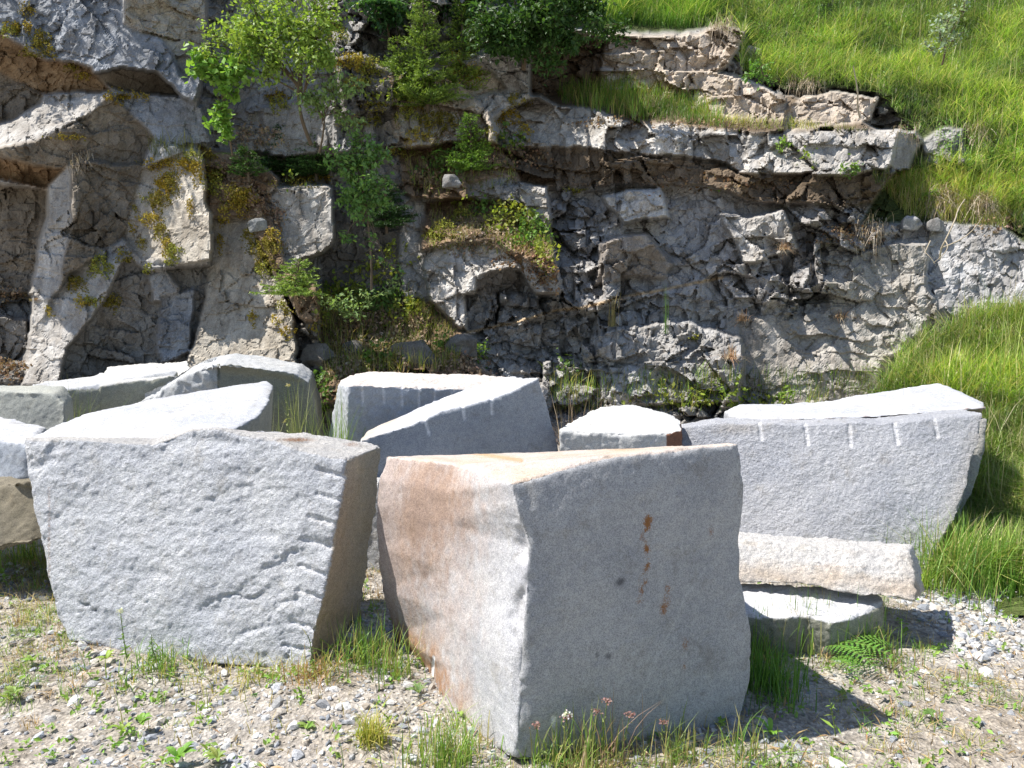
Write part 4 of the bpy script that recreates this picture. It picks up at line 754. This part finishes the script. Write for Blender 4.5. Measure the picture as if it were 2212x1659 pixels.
# ---------------------------------------------------------------- dry grass tufts hanging from the ledges
def tuft(label, base, n, h, cols, lean, wd=.005, droop=.25, rad=.05, name='grass_tuft', cat='grass tuft', dirv=None, up=None, seg=4, mat=None, spread=None):
    b = rng.normal(size=(n, 3))*np.array([rad, rad, 0])*rng.uniform(.3, 1.3, (n, 1))
    if spread is not None:
        droop = rng.uniform(.6, 3.4, (n, 1)); sp_, _ = surf(spread[0]+rng.normal(0, rad*110, n), spread[1]+rng.normal(0, 11, n)); b = sp_-np.asarray(base)+np.array([0, -.03, .01])
    hh = h*rng.uniform(.25, 1.15, n)**1.2; ci = rng.integers(0, len(cols), n); c = np.array(cols)[ci]*(1+rng.uniform(-.2, .2, (n, 1)))
    V, F, C = blades(b, hh, wd*rng.uniform(.6, 1.3, n), c, lean, up, droop, dirv, seg); o = mk(name, V+np.asarray(base), F, mat or M_GRASS, attrs={'col': C}, origin=base)
    if rad >= .10 and dirv is None: o.name = 'grass'; return tag(o, kind='stuff')
    return tag(o, label, cat, {'dry grass': 'dry grass tufts on the cliff', 'grass tuft': 'grass tufts around the blocks'}.get(cat))
DRYC = [(.50, .41, .31), (.40, .32, .23), (.56, .48, .38), (.36, .28, .20)]
for px_, py_, n_, h_, r_, l_ in [(2035,440,420,.46,.16,'mound of hanging dry grass left of the two at the right end of the ledge'),(2120,455,460,.50,.12,'tallest mound of drooping dry grass above the right rock'),(1740,185,240,.30,.2,'dry grass hanging over the upper beige rocks'),(1955,285,70,.25,.16,'dry grass hanging at the right corner of the long ledge'),
        (1565,60,220,.26,.2,'dry roots and grass hanging over the top rock'),(2110,300,160,.36,.1,'dry grass drooping beside the small rock in the green slope'),(1880,500,200,.26,.2,'dry grass lying at the right end of the dirt band'),(180,350,130,.14,.12,'dry reddish grass on the shelf of the left cliff'),
        ]:
    b_ = S(px_, py_)+np.array([0, -.12, .02]); n = n_; dv = np.stack([rng.uniform(-.9, .9, n), -rng.uniform(.3, 1, n), 0*np.zeros(n)], 1); dv *= rng.uniform(.15, 1.1, (n, 1)); rx_ = r_
    tuft(l_, b_, n_, h_, DRYC, .75, .007, 2.5, r_, 'dry_grass_tuft', 'dry grass', dv, np.array([0, 0, 1.]), 5, M_DRY, (px_, py_))
for px_, py_, n_, h_, l_ in [(1600,695,70,.16,'rusty dry tuft on the fractured cliff'),(1815,688,60,.14,'rusty dry tuft right on the smooth cliff part'),(1578,775,70,.16,'rusty dry tuft low on the cliff above the top slab'),(1690,540,60,.14,'rusty dry tuft in the middle of the fractured cliff'),(540,190,50,.1,'')][:-1]:
    b_ = S(px_, py_)+np.array([0, -.04, 0]); tuft(l_, b_, n_*2, h_, [(.50, .30, .18), (.46, .36, .24)], .9, .005, .9, .03, 'dry_grass_tuft', 'dry grass', mat=M_DRY)
b_ = S(1322,705)+np.array([0, -.05, 0]); tuft('upright straw tuft growing from the cliff under the pale vein', b_, 46, .34, [(.40, .38, .16), (.5, .4, .22)], .18, .005, .2, .02)
b_ = S(1437,720)+np.array([0, -.06, 0]); tuft('single tall green stalk on the cliff right of the straw tuft', b_, 10, .5, [(.14, .26, .06)], .08, .006, .2, .012, 'weed', 'weed')
for nm, pts, r_, l_ in [('dead_stalk', [(1858,255,8.3),(1853,200,8.2),(1843,142,8.15)], .010, 'bleached dead stalk leaning in the grass at the upper right'), ('dead_branch', [(2030,560,7.3),(2042,520,7.2),(2065,470,7.25),(2085,430,7.3)], .009, 'bleached forked branch hanging over the right rock'),
                        ('dead_root', [(2010,520,7.35),(1998,545,7.3),(2020,570,7.25)], .006, 'curved dead root beside the forked branch')]:
    p_ = np.array(L3(pts)); br = [tube(np.concatenate([curve(p_[i], p_[i+1], 0, .04, 5)[:-1] for i in range(len(p_)-1)]+[p_[-1:]]), r_, r_*.5, 6, (.5, .44, .35))]
    if nm == 'dead_branch': br += [tube(curve(p_[0]+[0, 0, .1], p_[0]+[.35, -.02, .38], 0, .1), .007, .003, 5), tube(curve(p_[1], p_[1]+[-.12, -.05, -.2], 0, .1), .006, .002, 5)]
    V, F, C = join(br); tag(mk(nm, V, F, M_STRAW, attrs={'col': C}, smooth=True, origin=p_[0]), l_, 'dead branch')
# ---------------------------------------------------------------- foreground plants
LG = [(.20, .34, .06), (.28, .38, .08), (.42, .38, .16), (.15, .28, .06)]
for px_, py_, n_, h_, ln_, rd_, cols, l_ in [(785,1435,230,.24,.40,.09,LG,'dense grass tuft in the gap between the wide left block and the centre block'),(850,1460,110,.19,.45,.06,LG,'grass tuft against the left foot of the centre block'),(800,1600,240,.12,.7,.03,[(.34,.40,.06),(.48,.42,.12)],'yellow-green grass clump in the gravel left of the centre block'),
      (960,1640,360,.16,.4,.10,LG,'green grass clump at the bottom edge left of the centre block corner'),(1300,1650,150,.24,.25,.10,[(.34,.36,.12),(.22,.34,.07),(.42,.28,.2)],'thin tall grass with reddish heads in front of the centre block'),(1200,1655,120,.17,.35,.08,LG,'short grass under the front corner of the centre block'),
      (1460,1645,120,.18,.4,.08,[(.42,.36,.16),(.24,.32,.08)],'dry-tipped grass before the grey face of the centre block'),(1600,1640,110,.17,.4,.07,LG,'grass clump at the shadow edge right of the centre block'),(1650,1480,420,.20,.35,.10,[(.10,.22,.04),(.16,.30,.05)],'dark grass growing in the shadow right of the centre block'),
      (1740,1385,200,.26,.25,.10,LG,'tall thin grass in front of the low broken slab'),(1870,1390,260,.17,.45,.12,LG,'grass at the right foot of the low broken slab'),(1650,1400,120,.22,.3,.05,LG,'thin grass between the centre block and the low slab'),(2060,1262,500,.42,.45,.16,LG,'long arching grass at the right foot of the grooved block'),
      (2150,1262,500,.36,.45,.2,[(.12,.26,.04),(.2,.34,.06)],'long grass at the foot of the bank at the right edge'),(1995,1262,160,.12,.5,.05,[(.3,.42,.06)],'small bright tuft by the end of the cream bar-shaped block'),(1555,1400,10,.1,.4,.02,LG,''),
      (560,1455,420,.10,.8,.22,[(.30,.34,.08),(.46,.38,.16),(.5,.42,.2)],'low yellowing grass along the foot of the wide left block'),(680,1470,240,.13,.5,.08,[(.36,.36,.1),(.46,.26,.12)],'rusty-tinged grass at the right foot of the wide left block'),(350,1440,240,.12,.6,.14,LG,'green grass under the middle of the wide left block'),
      (60,1215,260,.22,.45,.14,LG,'grass at the left edge below the brown boulder'),(150,1270,120,.12,.5,.06,LG,'grass beside the left foot of the wide left block'),(130,905,300,.28,.4,.14,[(.3,.34,.12),(.2,.3,.08)],'grass growing between the back left blocks'),(640,915,170,.32,.3,.16,[(.40,.42,.2),(.3,.36,.14)],'seeding grass behind the wide left block'),
      (735,920,200,.24,.35,.06,[(.24,.38,.06)],'bright grass between the dark greenish block and the squared block'),(1245,905,260,.2,.6,.16,[(.5,.4,.28),(.4,.28,.2)],'dry grass behind the small red-ended block'),(1690,905,10,.1,.3,.02,LG,'')]:
    if not l_: continue
    b_ = G(px_, py_) if py_ > 1100 else P(px_, py_+30, 5.8 if px_ > 300 else 6.1)
    if py_ <= 1100: b_ = np.array([b_[0], b_[1], gz(np.array([b_[0]]), np.array([b_[1]]))[0]]); h_ = h_+max(0, (P(px_, py_, b_[1])[2]-b_[2]))
    tuft(l_, b_+np.array([0, 0, -.01]), n_, h_, cols, ln_, .0045, .3, rd_)
# scattered low weeds and grass over the gravel (uncountable)
n = 7000; x, y = gpts(n, -3.2, 3.9, 2.0, 4.6); pn = fbm(np.stack([x, y, 0*x], -1)*1.7, 3, 91); k = pn-.25*(x > 1.2)+.30*(x < -1.2)+.25*((x < 0) & (y > 2.9) & (y < 3.4)) > rng.uniform(-.3, .8, n); x, y = x[k], y[k]
ps = []
cx_ = np.repeat(x, 14)+rng.normal(0, .025, len(x)*14); cy_ = np.repeat(y, 14)+rng.normal(0, .025, len(x)*14); b_ = np.stack([cx_, cy_, gz(cx_, cy_)-.003], 1)
ci = np.repeat(rng.integers(0, 5, len(x)), 14); cl = np.array([(.24, .36, .07), (.36, .38, .12), (.50, .40, .20), (.18, .32, .06), (.44, .30, .16)])[ci]*(1+rng.uniform(-.25, .25, (len(b_), 1)))
ps.append(blades(b_, np.repeat(rng.uniform(.02, .075, len(x)), 14)*rng.uniform(.5, 1.3, len(b_)), rng.uniform(.002, .004, len(b_)), cl, .9, None, .3))
n = 900; x, y = gpts(n, -3.2, 3.9, 2.0, 4.4); m = 9; cx_ = np.repeat(x, m)+rng.normal(0, .014, n*m); cy_ = np.repeat(y, m)+rng.normal(0, .014, n*m); c0 = np.stack([cx_, cy_, gz(cx_, cy_)+rng.uniform(.004, .035, n*m)], 1)
ps.append(leaves(c0, rng.uniform(.012, .036, n*m), colvar((.24, .38, .08), n*m, .3), None, asp=.5))
# dry stems and leaf scraps
n = 9000; x, y = gpts(n, -3.0, 3.4, 2.0, 4.2); pn = fbm(np.stack([x, y, 0*x], -1)*1.2, 3, 17); k = pn > rng.uniform(-.5, .9, n); x, y = x[k], y[k]; c0 = np.stack([x, y, gz(x, y)+.012], 1)
ps.append(leaves(c0, rng.uniform(.015, .06, len(x)), colvar((.46, .34, .2), len(x), .3), np.array([0, 0, 4.]), asp=.16))
V, F, C = join(ps); tag(mk('gravel_weeds', V, F, M_GRASS, attrs={'col': C}), kind='stuff')
def rosette(label, px, py, n, L, wd, col, upk=.5, name='weed'):
    b = G(px, py); root = empty(name, b, label, 'weed', 'weeds in the gravel')
    ps = []; L *= .75; wd *= .75
    for i in range(n):
        a = rng.uniform(0, 2*np.pi); d = np.array([math.cos(a), math.sin(a), 0]); s = np.cross(d, [0, 0, 1.]); l = L*rng.uniform(.6, 1.1); up_ = upk*rng.uniform(.6, 1.5); Vv = []
        for k in range(6):
            t = k/5; c = d*l*t*.9+np.array([0, 0, 1])*l*(up_*t-.6*up_*t*t)+np.array([0, 0, .004]); w_ = wd*math.sin(.25+t*2.75)**1.0; Vv += [c-s*w_+[0, 0, w_*.3], c, c+s*w_+[0, 0, w_*.3]]
        F = []
        for k in range(5):
            for j in (0, 1): q0 = k*3+j; F += [[q0, q0+1, q0+4], [q0, q0+4, q0+3]]
        ps.append((np.array(Vv), np.array(F), np.repeat(colvar(col, 1, .2), 18, 0)))
    V, F, C = join(ps); mk('leaves', V, F, M_LEAF, root, {'col': C}); return root
for a in [('feathery low weed in the gravel below the wide left block', 575,1500,26,.09,.008,(.15,.30,.08),.35),('broad-leaved weed at lower left of the gravel',305,1565,9,.07,.013,(.24,.40,.08),1.0),('broad-leaved weed at the bottom edge under the wide left block',385,1640,12,.09,.016,(.20,.38,.06),1.0),
          ('small leafy weed at the bottom left of centre',470,1640,9,.07,.012,(.26,.36,.08),.9),('weed with rounded leaves in the gravel near the yellow clump',665,1570,8,.06,.014,(.28,.38,.1),.5),('weed with upright leaves between gravel patches at left',265,1580,7,.06,.010,(.3,.42,.08),1.1),
          ('leafy weed by the shadow tip right of the centre block',1665,1590,7,.09,.013,(.2,.38,.06),1.6),('small clover-like weed at the far right of the gravel',2010,1545,12,.05,.010,(.18,.3,.08),.5),('weed in the sunlit gravel right of the shadow',1905,1500,10,.05,.008,(.24,.34,.1),.7),
          ('leafy weed near the left foot of the wide left block',70,1430,9,.06,.012,(.26,.38,.08),1.),('low weed at the far left of the gravel',30,1500,9,.06,.012,(.28,.38,.1),.8),('weed at the bottom edge below the grey face of the centre block',1215,1655,14,.05,.010,(.16,.34,.07),1.0),
          ('weed in the gravel just left of the centre block foot',905,1500,14,.08,.006,(.2,.3,.1),1.2),('leafy weed under the left part of the wide block',230,1425,10,.07,.010,(.3,.42,.08),1.0)]:
    rosette(*a)
def stem_plant(label, px, py, h, n, col, leaf, flower=None, Y=None, name='wildflower'):
    b = G(px, py) if Y is None else Y; root = empty(name, b, label, 'wild plant'); top = np.array([rng.normal(0, .02), -.02, h]); pth = curve((0, 0, 0), top, 0, .03, 9)
    V, F, C = tube(pth, .0028, .0014, 5, (.2, .3, .08)); mk('stem', V, F, M_STEM, root, {'col': C}, True); t = rng.uniform(.05, .9, n)
    c = np.stack([np.interp(t, np.linspace(0, 1, 9), pth[:, k]) for k in range(3)], 1); V, F, C = leaves(c, leaf*(1.2-t)*rng.uniform(.7, 1.2, n), colvar(col, n, .2), None, asp=.25); mk('leaves', V, F, M_LEAF, root, {'col': C})
    if flower: cf = top+rng.normal(size=(46, 3))*np.array([.007, .007, .004]); V, F, C = leaves(cf, np.full(46, .009), colvar(flower, 46, .1), None, asp=.8); mk('flower', V, F, M_LEAF, root, {'col': C})
stem_plant('thin white-flowered weed in front of the wide left block', 275,1430,.25,26,(.2,.34,.08),.035,(.7,.7,.62)); stem_plant('white-flowered weed left of the wide left block', 75,1215,.20,22,(.24,.38,.08),.05,(.7,.7,.62))
stem_plant('leafy weed leaning before the middle of the wide left block', 345,1435,.15,40,(.2,.32,.12),.05); stem_plant('thin weed near the right foot of the wide left block', 675,1462,.2,20,(.2,.34,.08),.03)
stem_plant('single blade-like stalk at the shadow edge right of the centre block', 1805,1590,.16,12,(.26,.4,.08),.05); stem_plant('white-flowered thin stalk at bottom before the centre block',1232,1650,.2,12,(.3,.38,.12),.03,(.75,.75,.7))
for k, (px_, h_) in enumerate(((1272,.21),(1305,.25),(1340,.2),(1215,.19),(1168,.16),(1450,.17))):
    stem_plant(['tallest','second tallest','slightly bent','short','shortest leftmost','isolated right'][k]+' red-headed grass stalk in front of the centre block', px_, 1650, h_, 8, (.3,.34,.12), .04, (.36,.22,.20), name='grass_stalk')
stem_plant('seeding grass stalk rising behind the wide left block', 725*0+618, 0, .5, 20, (.42,.42,.2), .05, (.5,.44,.26), Y=np.array([*P(618,930,4.9)[:2], .55]), name='grass_stalk')
